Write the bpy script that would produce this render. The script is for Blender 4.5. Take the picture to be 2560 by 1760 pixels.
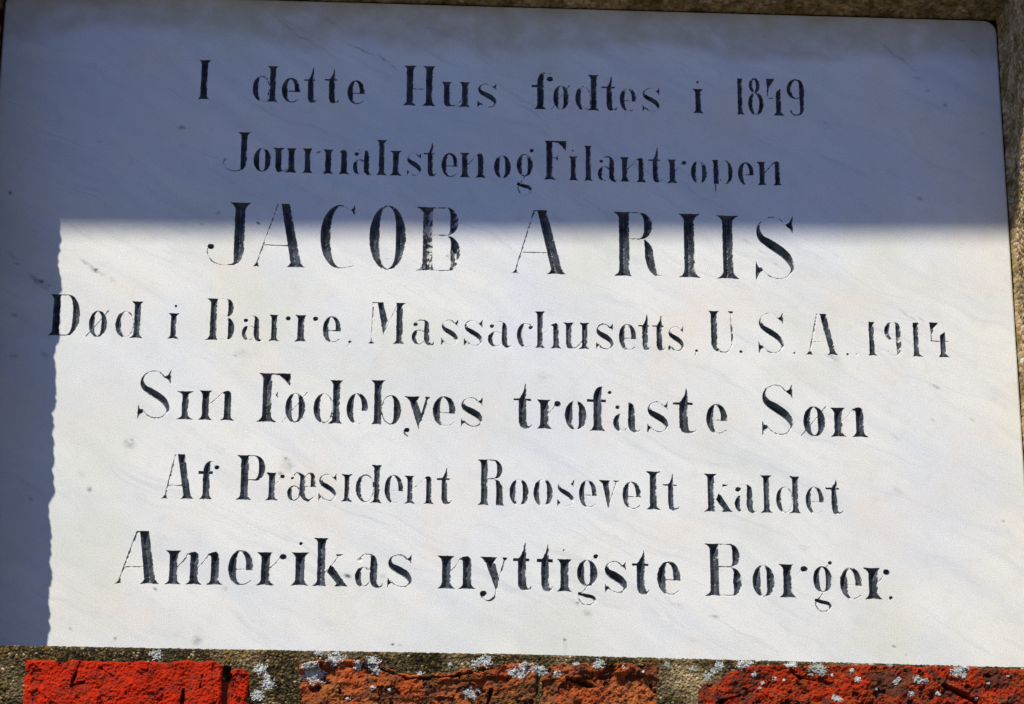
import bpy, bmesh, math, random
import numpy as np
from mathutils import Vector, Matrix

for o in list(bpy.data.objects): bpy.data.objects.remove(o)
scene = bpy.context.scene

# ---------------------------------------------------------------- camera, sky, sun, exposure
U = 0.00024                         # metres per photo pixel on the plaque
PW, PH, FOC = 2560, 1760, 9000.0    # photo size, focal length in photo pixels
PITCH, YAW, ROLL = math.radians(25.4), math.radians(2.85), math.radians(0.18)
SUN_AZ, SUN_EL = math.radians(29.0), math.radians(51.0)   # azimuth left of the wall's normal, elevation

fwd = Vector((math.sin(YAW) * math.cos(PITCH), math.cos(YAW) * math.cos(PITCH), math.sin(PITCH)))
rt = Vector((math.cos(YAW), -math.sin(YAW), 0)); up = rt.cross(fwd)
rt, up = rt * math.cos(ROLL) + up * math.sin(ROLL), up * math.cos(ROLL) - rt * math.sin(ROLL)
cam_pos = -fwd * (FOC * U)
cd = bpy.data.cameras.new('camera'); cam = bpy.data.objects.new('camera', cd)
scene.collection.objects.link(cam)
cam.matrix_world = Matrix.Translation(cam_pos) @ Matrix((rt, up, -fwd)).transposed().to_4x4()
cd.sensor_width = 36; cd.lens = FOC / PW * 36; cd.clip_start = .05; cd.clip_end = 200
scene.camera = cam
scene.render.resolution_x, scene.render.resolution_y = 1024, 704

world = bpy.data.worlds.new('World'); scene.world = world; world.use_nodes = True
wn = world.node_tree.nodes; wl = world.node_tree.links
sky = wn.new('ShaderNodeTexSky'); sky.sky_type = 'NISHITA'; sky.sun_disc = False
sky.sun_elevation = SUN_EL
sky.sun_rotation = math.radians(180) + SUN_AZ
sky.air_density = 1.0; sky.dust_density = 0.0; sky.ozone_density = 2.0
bg = wn['Background']; bg.inputs[1].default_value = 0.062
tint = wn.new('ShaderNodeMix'); tint.data_type = 'RGBA'; tint.blend_type = 'MULTIPLY'; tint.inputs[0].default_value = 1
tint.inputs[7].default_value = (.79, .91, 1.50, 1)          # the photo's cool white balance in open shade
wl.new(sky.outputs[0], tint.inputs[6]); wl.new(tint.outputs[2], bg.inputs[0])

sun_dir = Vector((-math.sin(SUN_AZ) * math.cos(SUN_EL), -math.cos(SUN_AZ) * math.cos(SUN_EL), math.sin(SUN_EL)))
sd_ = bpy.data.lights.new('sun', 'SUN'); sd_.energy = 4.6; sd_.angle = math.radians(.5); sd_.color = (1, .95, .835)
sun = bpy.data.objects.new('sun', sd_); scene.collection.objects.link(sun)
sun.rotation_euler = sun_dir.to_track_quat('Z', 'Y').to_euler()

vs = scene.view_settings
vs.view_transform = 'Standard'; vs.look = 'None'; vs.gamma = 1; vs.use_curve_mapping = False
vs.exposure = 0.27
scene.cycles.max_bounces = 6

# ---------------------------------------------------------------- helpers
def hit(px, py, y=0.0):
    """Point where the line of sight through a photo pixel meets the plane y (in U units, x and z)."""
    d = fwd * FOC + rt * (px - PW / 2) + up * (PH / 2 - py)
    k = (y * U - cam_pos.y) / d.y
    p = cam_pos + d * k
    return p.x / U, p.z / U

rng = np.random.default_rng(7)
_tab = rng.random((16, 128, 128)).astype(np.float32)
def vnoise(x, y, cell, seed=0):
    t = _tab[seed % 16]
    x = x / cell + seed * 7.31; y = y / cell + seed * 3.77
    xi = np.floor(x).astype(int); yi = np.floor(y).astype(int)
    fx = x - xi; fy = y - yi
    fx = fx * fx * (3 - 2 * fx); fy = fy * fy * (3 - 2 * fy)
    a = t[yi % 128, xi % 128]; b = t[yi % 128, (xi + 1) % 128]
    c = t[(yi + 1) % 128, xi % 128]; d = t[(yi + 1) % 128, (xi + 1) % 128]
    return (a + (b - a) * fx) * (1 - fy) + (c + (d - c) * fx) * fy
def fbm(x, y, cell, seed=0, octv=4, gain=.5):
    s = 0; a = 1; n = 0
    for k in range(octv):
        s = s + a * vnoise(x, y, cell / 2 ** k, seed + k); n += a; a *= gain
    return s / n
def sstep(a, b, x):
    t = np.clip((x - a) / (b - a), 0, 1); return t * t * (3 - 2 * t)

def mesh_obj(name, co, faces, mat, parent=None, attrs=None, smooth=False):
    """faces: (n,4) or (n,3) int array, or list of tuples"""
    me = bpy.data.meshes.new(name)
    if isinstance(faces, np.ndarray):
        n, k = faces.shape
        me.vertices.add(len(co)); me.vertices.foreach_set('co', np.asarray(co, np.float32).ravel())
        me.loops.add(n * k); me.loops.foreach_set('vertex_index', faces.astype(np.int32).ravel())
        me.polygons.add(n); me.polygons.foreach_set('loop_start', np.arange(0, n * k, k, dtype=np.int32))
        me.polygons.foreach_set('loop_total', np.full(n, k, np.int32))
        me.update(calc_edges=True)
    else:
        me.from_pydata([tuple(c) for c in co], [], faces); me.update()
    for an, av in (attrs or {}).items():
        a = me.attributes.new(an, 'FLOAT', 'POINT'); a.data.foreach_set('value', np.asarray(av, np.float32))
    me.polygons.foreach_set('use_smooth', np.full(len(me.polygons), smooth))
    me.materials.append(mat)
    o = bpy.data.objects.new(name, me); scene.collection.objects.link(o)
    if parent: o.parent = parent
    return o
def empty(name, label, cat, group=None):
    o = bpy.data.objects.new(name, None); scene.collection.objects.link(o)
    o['label'] = label; o['category'] = cat
    if group: o['group'] = group
    return o
def box(x0, x1, y0, y1, z0, z1):
    v = [(x, y, z) for x in (x0, x1) for y in (y0, y1) for z in (z0, z1)]
    f = [(0, 1, 3, 2), (4, 6, 7, 5), (0, 4, 5, 1), (2, 3, 7, 6), (0, 2, 6, 4), (1, 5, 7, 3)]
    return v, f

# ---- node helpers
class NT:
    def __init__(s, name):
        s.m = bpy.data.materials.new(name); s.m.use_nodes = True; s.t = s.m.node_tree; s.n = s.t.nodes
        s.b = s.n['Principled BSDF']; s.co = s.n.new('ShaderNodeTexCoord').outputs['Object']
    def set(s, sock, v):
        if isinstance(v, bpy.types.NodeSocket): s.t.links.new(v, sock)
        elif isinstance(v, (tuple, list)) and sock.type == 'RGBA' and len(v) == 3: sock.default_value = (*v, 1)
        else: sock.default_value = v
    def noise(s, scale, detail=3, rough=.55, dist=0, vec=None, col=False):
        n = s.n.new('ShaderNodeTexNoise'); s.set(n.inputs['Vector'], vec or s.co)
        n.inputs['Scale'].default_value = scale; n.inputs['Detail'].default_value = detail
        n.inputs['Roughness'].default_value = rough; n.inputs['Distortion'].default_value = dist
        return n.outputs['Color' if col else 'Fac']
    def voro(s, scale, out='Distance', vec=None):
        n = s.n.new('ShaderNodeTexVoronoi'); s.set(n.inputs['Vector'], vec or s.co); n.inputs['Scale'].default_value = scale
        return n.outputs[out]
    def mapping(s, loc=(0, 0, 0), rot=(0, 0, 0), scale=(1, 1, 1), vec=None, kind='TEXTURE'):
        n = s.n.new('ShaderNodeMapping'); n.vector_type = kind; s.set(n.inputs[0], vec or s.co)
        n.inputs['Location'].default_value = loc; n.inputs['Rotation'].default_value = rot; n.inputs['Scale'].default_value = scale
        return n.outputs[0]
    def ramp(s, v, a, b, lo=0., hi=1., smooth=True):
        n = s.n.new('ShaderNodeMapRange'); n.interpolation_type = 'SMOOTHSTEP' if smooth else 'LINEAR'
        s.set(n.inputs['Value'], v)
        for k, x in (('From Min', a), ('From Max', b), ('To Min', lo), ('To Max', hi)): s.set(n.inputs[k], x)
        return n.outputs[0]
    def mix(s, f, a, b, mode='MIX'):
        n = s.n.new('ShaderNodeMix'); n.data_type = 'RGBA'; n.blend_type = mode
        s.set(n.inputs[0], f); s.set(n.inputs[6], a); s.set(n.inputs[7], b)
        return n.outputs[2]
    def math(s, op, a, b=0., c=None):
        n = s.n.new('ShaderNodeMath'); n.operation = op; s.set(n.inputs[0], a); s.set(n.inputs[1], b)
        if c is not None: s.set(n.inputs[2], c)
        return n.outputs[0]
    def attr(s, name):
        n = s.n.new('ShaderNodeAttribute'); n.attribute_name = name; return n.outputs['Fac']
    def cramp(s, v, stops):
        n = s.n.new('ShaderNodeValToRGB'); s.set(n.inputs[0], v); e = n.color_ramp.elements
        while len(e) < len(stops): e.new(.5)
        for q, (p, c) in zip(e, stops): q.position = p; q.color = (*c, 1)
        return n.outputs[0]
    def bump(s, h, strength, dist):
        n = s.n.new('ShaderNodeBump'); s.set(n.inputs['Height'], h); n.inputs['Strength'].default_value = strength
        n.inputs['Distance'].default_value = dist; s.t.links.new(n.outputs[0], s.b.inputs['Normal'])
    def done(s, col, rough=.7, spec=.3):
        s.set(s.b.inputs['Base Color'], col); s.set(s.b.inputs['Roughness'], rough)
        s.b.inputs['Specular IOR Level'].default_value = spec
        return s.m
# ---------------------------------------------------------------- lettering
# Hand cut didone letters.  A glyph is a list of shapes in its own units (x from
# the left end, y up from the baseline): 'P' polygons and 'B' brush strokes.
HAIR = 1.25

def smooth_path(pts, n=7):
    p = np.array(pts, float)
    if len(p) < 3:
        s = np.linspace(0, 1, n)[:, None]
        return p[0] + (p[-1] - p[0]) * s
    q = np.vstack([2 * p[0] - p[1], p, 2 * p[-1] - p[-2]])
    out = []
    for i in range(1, len(q) - 2):
        a, b, c, d = q[i - 1], q[i], q[i + 1], q[i + 2]
        for s in np.linspace(0, 1, n, endpoint=False):
            out.append(.5 * (2 * b + (c - a) * s + (2 * a - 5 * b + 4 * c - d) * s * s
                             + (3 * b - a - 3 * c + d) * s ** 3))
    out.append(p[-1])
    out = np.array(out)
    out[:, 2] = np.maximum(out[:, 2], .5)
    return out

def arc(cx, cy, a, b, d0, d1, S, t, side='both', e=1.15, n=26):
    """Stroke along an ellipse whose outer edge stays on it; thick at its sides."""
    ph = np.radians(np.linspace(d0, d1, n))
    c, s = np.cos(ph), np.sin(ph)
    k = np.abs(c) ** e
    if side == 'l': k = np.where(c < 0, k, 0)
    if side == 'r': k = np.where(c > 0, k, 0)
    r = t + (S / 2 - t) * k
    return ('B', np.stack([cx + (a - r) * c, cy + (b - r) * s, r], 1), {})

def brush(pts, n=7): return ('B', smooth_path(pts, n), {})
def poly(pts, **k): return ('P', np.array(pts, float), k)
def ball(x, y, r): return ('B', np.array([(x - .1 * r, y, r * .9), (x + .1 * r, y, r * .9)]), {'ball': 1})
def dot(x, y, r): return ('B', np.array([(x, y, r), (x + .3, y - .3, r)]), {'ball': 1})

def flare(x, ext, y, fh, up, sgn):
    """Points of one bracketed half serif, from the stem side to the tip."""
    tip = .9
    s = np.array([0, .25, .5, .75, 1.])
    xs = x + sgn * ext * s ** 1.5
    ys = y + up * (tip + fh * (1 - s) ** 1.3)
    return list(zip(xs, ys)) + [(x + sgn * ext, y)]

def stem(xc, S, y0, y1, top=(0, 0), bot=(0, 0), fh=None, dip=1.0):
    fh = .62 * S if fh is None else fh
    a, b = xc - S / 2, xc + S / 2
    pts = []
    pts += flare(a, bot[0], y0, fh, 1, -1) if bot[0] else [(a, y0)]
    pts += [(xc, y0 + dip)]
    pts += flare(b, bot[1], y0, fh, 1, 1)[::-1] if bot[1] else [(b, y0)]
    pts += flare(b, top[1], y1, fh, -1, 1) if top[1] else [(b, y1)]
    pts += [(xc, y1 - .5)]
    pts += flare(a, top[0], y1, fh, -1, -1)[::-1] if top[0] else [(a, y1)]
    return poly(pts)

def shoulder(xc, S, h, E, bot=True):
    """Right hand stem of n, m, h: rounded head, flared foot."""
    a, b = xc - S / 2, xc + S / 2
    pts = flare(a, E, 0, .6 * S, 1, -1) if bot else [(a, 0)]
    pts += [(xc, 1)]
    pts += flare(b, E, 0, .6 * S, 1, 1)[::-1] if bot else [(b, 0)]
    pts += [(b, h - .75 * S), (b - .07 * S, h - .35 * S), (b - .3 * S, h - .08 * S), (xc, h + .5),
            (a - .05 * S, h - .1 * S), (a - .4 * S, h - .42 * S), (a - .1 * S, h - .42 * S), (a, h - .6 * S)]
    return poly(pts)

def glyph(ch, w, h, S, o):
    t = o.get('t', HAIR); E = o.get('ext', .45) * S; xh = o.get('xh', h); L = []
    if ch in 'I1l' or ch == 'i':
        sh = o.get('sh', 0)
        if ch == '1':
            L.append(stem(S * .62 + .5, S, 0, h, (0, .15 * S), (.25 * S, max(2, w - S * 1.12 - .5))))
        else:
            e = (w - S) / 2
            L.append(stem(w / 2 + sh, S, 0, h, (e * .95, e * .95), (e, e)))
        if 'dot' in o: L.append(dot(*o['dot']))
    elif ch in 'oOø0':
        c = w / 2
        L.append(arc(c, h / 2, w / 2, h / 2 + .5, 0, 360, S, t, e=o.get('e', 1.4), n=54))
        if ch == 'ø':
            L.append(brush([(-.12 * w, .02 * h, t * .85), (.3 * w, .36 * h, t * .7), (.7 * w, .7 * h, t * .7), (1.06 * w, 1.02 * h, t)]))
    elif ch == 'd':
        e = .35 * S; xc = w - e - S / 2 - .5
        L.append(stem(xc, S, 0, h, (e * 1.3, e), (.6 * S, e * 1.1)))
        bw = xc - S / 2 + 2
        L.append(arc(bw / 2, xh / 2, bw / 2, xh / 2, 40, 320, S * .92, t, 'l'))
        L.append(arc(bw / 2, xh / 2, bw / 2, xh / 2, -40, 40, t * 3.2, t, 'r', n=12))
    elif ch == 'b':
        e = .35 * S; xc = e + S / 2
        L.append(stem(xc, S, 0, h, (e * 1.3, e * 1.3), (e, 0)))
        x0 = xc + S / 2; bw = w - x0
        L.append(arc(x0 + bw / 2, xh / 2, bw / 2, xh / 2, 0, 360, S, t, 'r', n=44))
    elif ch == 'p':
        e = .3 * S; xc = e + S / 2
        L.append(stem(xc, S, 0, xh, (e, 0), (0, 0)))
        L.append(brush([(xc - 1, 2, 2.5), (xc - 1.5, -14, 1.6), (xc - 2, -32, .9)]))
        x0 = xc + S / 2; bw = w - x0
        L.append(arc(x0 + bw / 2, xh / 2, bw / 2, xh / 2, 0, 360, S * .85, t * .7, 'r', n=44))
    elif ch == 'P':
        xc = .62 * S + S / 2
        L.append(stem(xc, S, 0, h, (.6 * S, 0), (.62 * S, .5 * S)))
        x0 = xc + S / 2 - 2; bw = w - x0; yb = .43 * h; b = (h - yb) / 2
        L.append(arc(x0 + bw * .42, yb + b, bw * .58, b, -90, 90, S * .85, t * 1.2, 'r', e=1.2))
        L.append(brush([(x0, h - t * 1.2, t * 1.2), (x0 + bw * .45, h - t * 1.2, t * 1.2)]))
        L.append(brush([(x0, yb + t * 1.4, t * 1.3), (x0 + bw * .45, yb + t * 1.3, t * 1.2)]))
    elif ch == 'B':
        xc = .6 * S + S / 2; x0 = xc + S / 2 - 1; yw = .55 * h
        L.append(stem(xc, S, 0, h, (.6 * S, .1 * S), (.62 * S, .2 * S)))
        for (ya, yb, xr, k) in ((yw, h, w - .05 * w, .85), (0, yw, w, 1.)):
            b = (yb - ya) / 2; a = (xr - x0) * .42
            L.append(arc(xr - a, ya + b, a, b, -90, 90, S * k, t, 'r', e=1.2))
            for yy in ((yb - t, ya + t) if ya > 0 else (ya + t,)):
                L.append(brush([(x0, yy, t * .9), (xr - a, yy, t)]))
    elif ch == 'R':
        xc = o.get('xs', .5 * S) + S / 2; x0 = xc + S / 2 - 1; yw = .57 * h
        L.append(stem(xc, S, 0, h, (.5 * S, 0), (.5 * S, .15 * S)))
        xr = w * o.get('rb', .83); b = (h - yw) / 2; a = (xr - x0) * .55
        L.append(arc(xr - a, yw + b, a, b, -90, 90, S * .82, t, 'r', e=1.2))
        L.append(brush([(x0, h - t, t), (xr - a, h - t, t)]))
        L.append(brush([(x0, yw + t * .6, t * .7), (xr - a, yw + t, t)]))
        if o.get('leg') == 'straight':
            L.append(poly([(xr - S, 2), (xr - S * .95, .4 * h), (xr - S * 1.05, yw - 4), (xr - S * 1.5, yw + 1), (xr - .7 * S, yw - 3), (xr + .02 * S, .42 * h), (xr + .1 * S, 2), (w, 0), (xr - S, 0)]))
        else:
            L.append(brush([(xr - S * .75, yw - 2, 2.5), (xr - .42 * S, .43 * h, S * .36), (xr - .32 * S, .28 * h, S * .42), (xr - .05 * S, .12 * h, S * .34), (xr + .35 * S, .025 * h, 3.2), (w - 1, .01 * h, 1.2)]))
    elif ch == 'D':
        xc = .5 * S + S / 2; x0 = xc + S / 2 - 1; a = (w - x0) * .62
        L.append(stem(xc, S, 0, h, (.4 * S, 0), (.5 * S, 0)))
        L.append(arc(w - a, h / 2, a, h / 2, -90, 90, S, t, 'r', e=1.25, n=34))
        for yy in (h - t, t): L.append(brush([(x0, yy, t), (w - a, yy, t)]))
    elif ch == 'e':
        L.append(arc(.5 * w, h / 2, .5 * w, h / 2 + .5, 75, 262, S * .98, t, 'l', e=1.25))
        yb = o.get('bar', .43) * h
        a = np.radians(np.linspace(92, -4, 18)); B = h - yb
        r = t + (S * .42 - t) * np.cos(np.clip(a - .1, 0, 1.6)) ** .8
        L.append(('B', np.stack([.5 * w + (.49 * w - r) * np.cos(a) ** .8 if False else .5 * w + (.49 * w - r) * np.abs(np.cos(a)) ** .85 * np.sign(np.cos(a)),
                                 yb + r * .9 + (B - r * 1.9) * np.clip(np.sin(a), 0, 1), r], 1), {}))
        L.append(poly([(w - .92 * S, yb), (w - .86 * S, yb + .45 * S), (w - .06 * S, yb + .5 * S), (w, yb)]))
        L.append(brush([(.2 * w, yb + t, t * .8), (w - .6 * S, yb + t, t)]))
        L.append(brush([(.45 * w, t * .8, t), (.7 * w, .015 * h + t * .6, t * .8), (.93 * w, .12 * h, t * .75)]))
    elif ch == 'c':
        L.append(arc(.5 * w, h / 2, .5 * w, h / 2, 70, 262, S * .95, t, 'l', e=.9))
        L.append(brush([(.45 * w, t, t), (.7 * w, t, t), (.93 * w, .1 * h, t * .7)]))
        L.append(brush([(.62 * w, h - t, t * .7), (.85 * w, .93 * h, t * .7), (.9 * w, .84 * h, t)]))
        L.append(ball(.86 * w, .82 * h, 5.6))
    elif ch == 't':
        xc = o.get('xs', .33) * w + S / 2; a, b = xc - S / 2, xc + S / 2; yb = o.get('bar', xh)
        tx = b - .12 * S
        L.append(poly([(a + .25 * S, 3.5), (a, .2 * xh), (a, yb - 1), (a + .25 * S, yb + .25 * S), (tx - .45 * S, yb + .12 * (h - yb) + .35 * S), (tx - .2 * S, yb + .55 * (h - yb)), (tx - .4, h), (tx + .7, h),
                       (tx + .12 * S, yb + .5 * (h - yb)), (b - .02 * S, yb + 1), (b, .25 * xh), (b + .08 * S, .12 * xh), (b + .3 * S, 3), (a + .7 * S, 0)]))
        L.append(brush([(a + .6 * S, S * .28, S * .25), (b + .12 * S, 2.6, 2.6), (w - 3, .05 * xh + 1, 1.8), (w - .5, .13 * xh, .8)]))
        q = o.get('bt', .13 * S)
        L.append(poly([(0, yb - 2 * q + .6), (0, yb), (a + 1, yb + .2), (b - 1, yb + .2), (o.get('br', .87) * w, yb - .3), (o.get('br', .87) * w, yb - 2 * q), (b, yb - 2 * q + .8), (a, yb - 2 * q + .4)]))
    elif ch == 'u':
        x2 = w - .35 * S - S / 2; x1 = E + S / 2
        a, b = x1 - S / 2, x1 + S / 2
        top = flare(b, E, h, .6 * S, -1, 1) + [(x1, h - .5)] + flare(a, E, h, .6 * S, -1, -1)[::-1]
        L.append(poly([(a, .2 * h), (a + .22 * S, 3), (a + .6 * S, 0), (b, 1), (b + .35 * S, .05 * h), (b + .08 * S, .1 * h), (b, .2 * h)] + top))
        L.append(brush([(b - 1, 2, t * 1.3), (.5 * (b + x2 - S / 2), .06 * h, t), (x2 - S / 2 + 1, .3 * h, t * .8)]))
        L.append(stem(x2, S, 0, h, (.35 * S, .35 * S), (.6 * S, .35 * S)))
    elif ch in 'nmh':
        x1 = E + S / 2; k = 2 if ch == 'm' else 1
        xl = w - E - S / 2
        hh = h if ch == 'h' else h
        L.append(stem(x1, S, 0, hh, (E, E * .8), (E, E)))
        xs = [x1 + (xl - x1) * (i + 1) / k for i in range(k)]; prev = x1
        for x in xs:
            L.append(shoulder(x, S, xh, E))
            L.append(brush([(prev + S / 2 - 1, .5 * xh, t * .9), (.5 * (prev + S / 2 + x - S / 2), .74 * xh, t * .8), (x - S * .8, .95 * xh - 1, t)]))
            prev = x
    elif ch == 'r':
        E2 = o.get('ext', .5) * S; xc = E2 + S / 2; r = o.get('r', 6)
        L.append(stem(xc, S, 0, h, (E2, E2 * .6), (E2, E2 * 1.1)))
        L.append(brush([(xc + S / 2 - 1, .5 * h, t * .9), (xc + S / 2 + .4 * (w - xc - S / 2), .7 * h, t * .75), (w - 1.7 * r, .86 * h, t * .8)]))
        L.append(ball(w - r, .87 * h, r))
    elif ch in 'sS':
        k = S / 2
        P = [(.80, .84, t), (.62, .955, t * .8), (.40, .975, t * .8), (.17, .90, t * 1.1), (.09, .77, t + k * .25), (.17, .645, k * .72), (.36, .565, k * .95), (.55, .49, k),
             (.75, .395, k * .9), (.88, .28, k * .62), (.915, .17, t + k * .15), (.78, .055, t), (.55, .022, t), (.32, .07, t), (.13, .19, t)]
        L.append(brush([(x * w, y * h, r) for x, y, r in P], 5))
        z = o.get('wd', 1)
        L.append(poly([(.97 * w, 1.0 * h), (.965 * w, .73 * h), (.90 * w, .80 * h), (.77 * w, .86 * h), (.88 * w, .9 * h)]))
        L.append(poly([(.0, .0), (.01 * w, .28 * h), (.07 * w, .2 * h), (.19 * w, .145 * h), (.09 * w, .1 * h)]))
    elif ch == 'f':
        xc = o.get('xs', .27) * w + S / 2; a, b = xc - S / 2, xc + S / 2
        L.append(stem(xc, S, 0, h * .72, (0, 0), (.42 * S, .42 * S)))
        L.append(brush([(xc, .68 * h, S * .5), (xc + .02 * S, .8 * h, S * .48), (xc + .2 * S, .92 * h, S * .33), (xc + .55 * S, .975 * h, 2.2), (o.get('hx', .9) * w, .97 * h, t)]))
        yb = o.get('bar', xh); q = o.get('bt', .16 * S); br = o.get('br', .7) * w
        L.append(poly([(0, yb - 2 * q), (0, yb), (br, yb), (br, yb - 2 * q)]))
        if 'ball' in o: L.append(ball(*o['ball']))
    elif ch == 'a':
        xr = o.get('xs', .80) * w; xc = xr - S / 2; a, b = xc - S / 2, xc + S / 2
        L.append(brush([(xc - .45 * S, .97 * h, 1.5), (xc - .1 * S, .88 * h, S * .3), (xc, .76 * h, S * .44), (xc, .5 * h, S * .5), (xc, .22 * h, S * .5), (xc + .2 * S, .08 * h, S * .38), (b + .2 * S, .01 * h, 2.8), (w - .12 * S, .03 * h, 2), (w, .12 * h, .8)]))
        L.append(brush([(.18 * w, .86 * h, t * .8), (.34 * w, .97 * h, t * .8), (xc - .3 * S, .965 * h, t)]))
        L.append(ball(.17 * w, .80 * h, o.get('r', 5.2)))
        bw = a + 3; bh = .6 * h
        L.append(arc(bw / 2 , bh / 2 - .005 * h, bw / 2, bh / 2, 45, 300, S * .85, t * .9, 'l', e=.9))
        L.append(brush([(bw * .68, bh * .97, t * .8), (bw * .9, bh * .84, t), (a + 2, bh * .72, t)]))
        L.append(brush([(bw * .7, .03 * h, t), (a + 2, .17 * h, t)]))
    elif ch == 'æ':
        xc = .53 * w; k = S * .5
        L.append(brush([(xc - 1.1 * S, h, 1.3), (xc - .35 * S, .93 * h, k * .5), (xc, .8 * h, k * .85), (xc, .5 * h, k), (xc + .05 * S, .25 * h, k * .95), (xc + .45 * S, .08 * h, k * .6), (.78 * w, .02 * h, 2.6), (.93 * w, .13 * h, 1)]))
        L.append(ball(.17 * w, .80 * h, 4))
        L.append(brush([(.2 * w, .84 * h, t * .8), (.3 * w, .98 * h, t), (.42 * w, .99 * h, t)]))
        bw = xc - k + 2; L.append(arc(bw / 2, .26 * h, bw / 2, .28 * h, 0, 360, S * .8, t * 1.1, 'l', n=40))
        L.append(brush([(xc + k, .86 * h, t), (.74 * w, .97 * h, t), (.86 * w, .97 * h, 2)]))
        L.append(poly([(.82 * w, .5 * h), (.83 * w, .9 * h), (.80 * w, .97 * h), (.9 * w, .98 * h), (.97 * w, .86 * h), (w, .5 * h)]))
        L.append(brush([(xc + k, .51 * h, t * .6), (.85 * w, .51 * h, t * .6)]))
    elif ch == 'g':
        bt = o.get('bt', 0.0); bh = h - bt
        L.append(arc(w / 2, bt + bh / 2, w / 2, bh / 2, 0, 360, S * .95, t, e=1.3, n=44))
        L.append(dot(w * .93, h + 9, o.get('r', 5)))
        L.append(brush([(.72 * w, h - 2, t * .6), (.9 * w, h + 7, t * .6)]))
        L.append(brush([(.5 * w, bt, t), (.36 * w, bt - 10, t), (.2 * w, bt - 19, 2.4)]))
        L.append(brush([(.12 * w, bt - 19, 4.2), (.4 * w, bt - 23, 4.6), (.72 * w, bt - 26, 4.4), (.86 * w, bt - 32, 3.2), (.84 * w, bt - 40, 2)]))
        L.append(brush([(.84 * w, bt - 40, 1.7), (.62 * w, bt - 46, t), (.3 * w, bt - 45, t * .8), (.12 * w, bt - 35, t), (.08 * w, bt - 25, t)]))
    elif ch == 'J':
        xc = o.get('xs', w - S) ; k = S / 2; r = o.get('r', 6)
        L.append(stem(xc, S, .32 * h, h, (.5 * S, .55 * S), (0, 0), dip=0))
        L.append(brush([(xc, .4 * h, k), (xc - .02 * S, .22 * h, k * .98), (xc - .12 * S, .11 * h, k * .72), (xc - .4 * S, .035 * h, k * .3), (xc - 1.0 * S, .008 * h, t), (.38 * w, .005 * h, t * .8), (.16 * w, .06 * h, t * .9), (.04 * w, .17 * h, t), (.04 * w, .26 * h, t)]))
        L.append(ball(o.get('bx', r + 1), o.get('by', .3 * h), r))
    elif ch == 'A':
        x0, x1 = o['top']; b0, b1 = o['foot']; tl = o['thin']; tw = o.get('tw', t)
        L.append(poly([(b0 - .45 * S, 0), (b0 - .2 * S, 1.2 + .1 * S), (b0 + .03 * S, .5 * S), (x0, h), (x1, h), (b1 - .02 * S, .5 * S), (b1 + .25 * S, .1 * S + 1), (b1 + .45 * S, 0), ((b0 + b1) / 2, 1)]))
        L.append(brush([(tl[0], h - 2, tw), (tl[1], .05 * h, tw)]))
        L.append(poly([(tl[1] - 11, 0), (tl[1] - 7, 1.5), (tl[1] - 1, 9), (tl[1] + 3, 9), (tl[1] + 4, 2), (tl[1] + 7, 0), (tl[1], 1)]))
        if o.get('join', 1): L.append(brush([(tl[0], h - t, t), (x0 + 2, h - t, t)]))
        f = o.get('bar', .33); xa = tl[1] + (tl[0] - tl[1]) * f; xb = b0 + (x0 - b0) * f
        L.append(brush([(xa, f * h, t * .7), (xb + 2, f * h, t * .8)]))
    elif ch == 'C':
        L.append(arc(.56 * w, h / 2, .56 * w, h / 2, 60, 268, S, t, 'l', e=1.1, n=34))
        L.append(brush([(.54 * w, t, t), (.75 * w, .012 * h, t * .8), (.97 * w, .045 * h, t * .8)]))
        L.append(brush([(.8 * w, .935 * h, t * .9), (.92 * w, .9 * h, t)]))
        L.append(poly([(.985 * w, 1.02 * h), (.94 * w, .95 * h), (.88 * w, .93 * h), (.93 * w, .89 * h), (.985 * w, .84 * h), (1.0 * w, .9 * h)]))
    elif ch == 'F':
        xc = o['xs'] + S / 2; e = o['xs']
        L.append(stem(xc, S, 0, h, (e * .7, 0), (e, .6 * S)))
        L.append(poly([(xc + S / 2 - 1, h - 2.6), (xc + S / 2 - 1, h), (w, h), (w, h - .12 * h), (w - 1, h - .25 * h), (w - .17 * w, h - .14 * h), (w - .34 * w, h - 5)]))
        L.append(poly([(w * .55, .56 * h), (w * .62, .615 * h), (w * .62, .5 * h)]) if not o.get('arm') else poly([(w * .47, .58 * h), (w * .62, .65 * h), (w * .62, .53 * h)]))
        L.append(brush([(xc + S / 2 - 1, .565 * h, t * .6), (w * .57, .565 * h, t * .7)]))
    elif ch == 'H':
        x1 = .5 * S + S / 2; x2 = w - .5 * S - S / 2
        for x in (x1, x2): L.append(stem(x, S, 0, h, (.45 * S, .45 * S), (.5 * S, .5 * S)))
        L.append(brush([(x1 + S / 2 - 1, .415 * h, t * .9), (x2 - S / 2 + 1, .415 * h, t * .9)]))
    elif ch == 'M':
        xr = w - .5 * S - S / 2
        L.append(stem(xr, S, 0, h, (.1 * S, .5 * S), (.5 * S, .3 * S)))
        L.append(brush([(.12 * w, h - 1, t), (.08 * w, .03 * h, t)]))
        L.append(poly([(0, 0), (.07 * w, .045 * h), (.1 * w, .045 * h), (.17 * w, 0)]))
        L.append(poly([(.09 * w, h), (.09 * w, h - 2), (.24 * w, h - 2), (.4 * w, .22 * h), (.425 * w, .22 * h), (.51 * w, .55 * h), (.375 * w, h)]))
        L.append(brush([(.42 * w, .26 * h, t * .6), (xr - S / 2, .93 * h, t * .6)]))
    elif ch == 'U':
        xc = .35 * S + S / 2; x2 = w - 5
        L.append(stem(xc, S, .3 * h, h, (.35 * S, .35 * S), (0, 0), dip=0))
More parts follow.
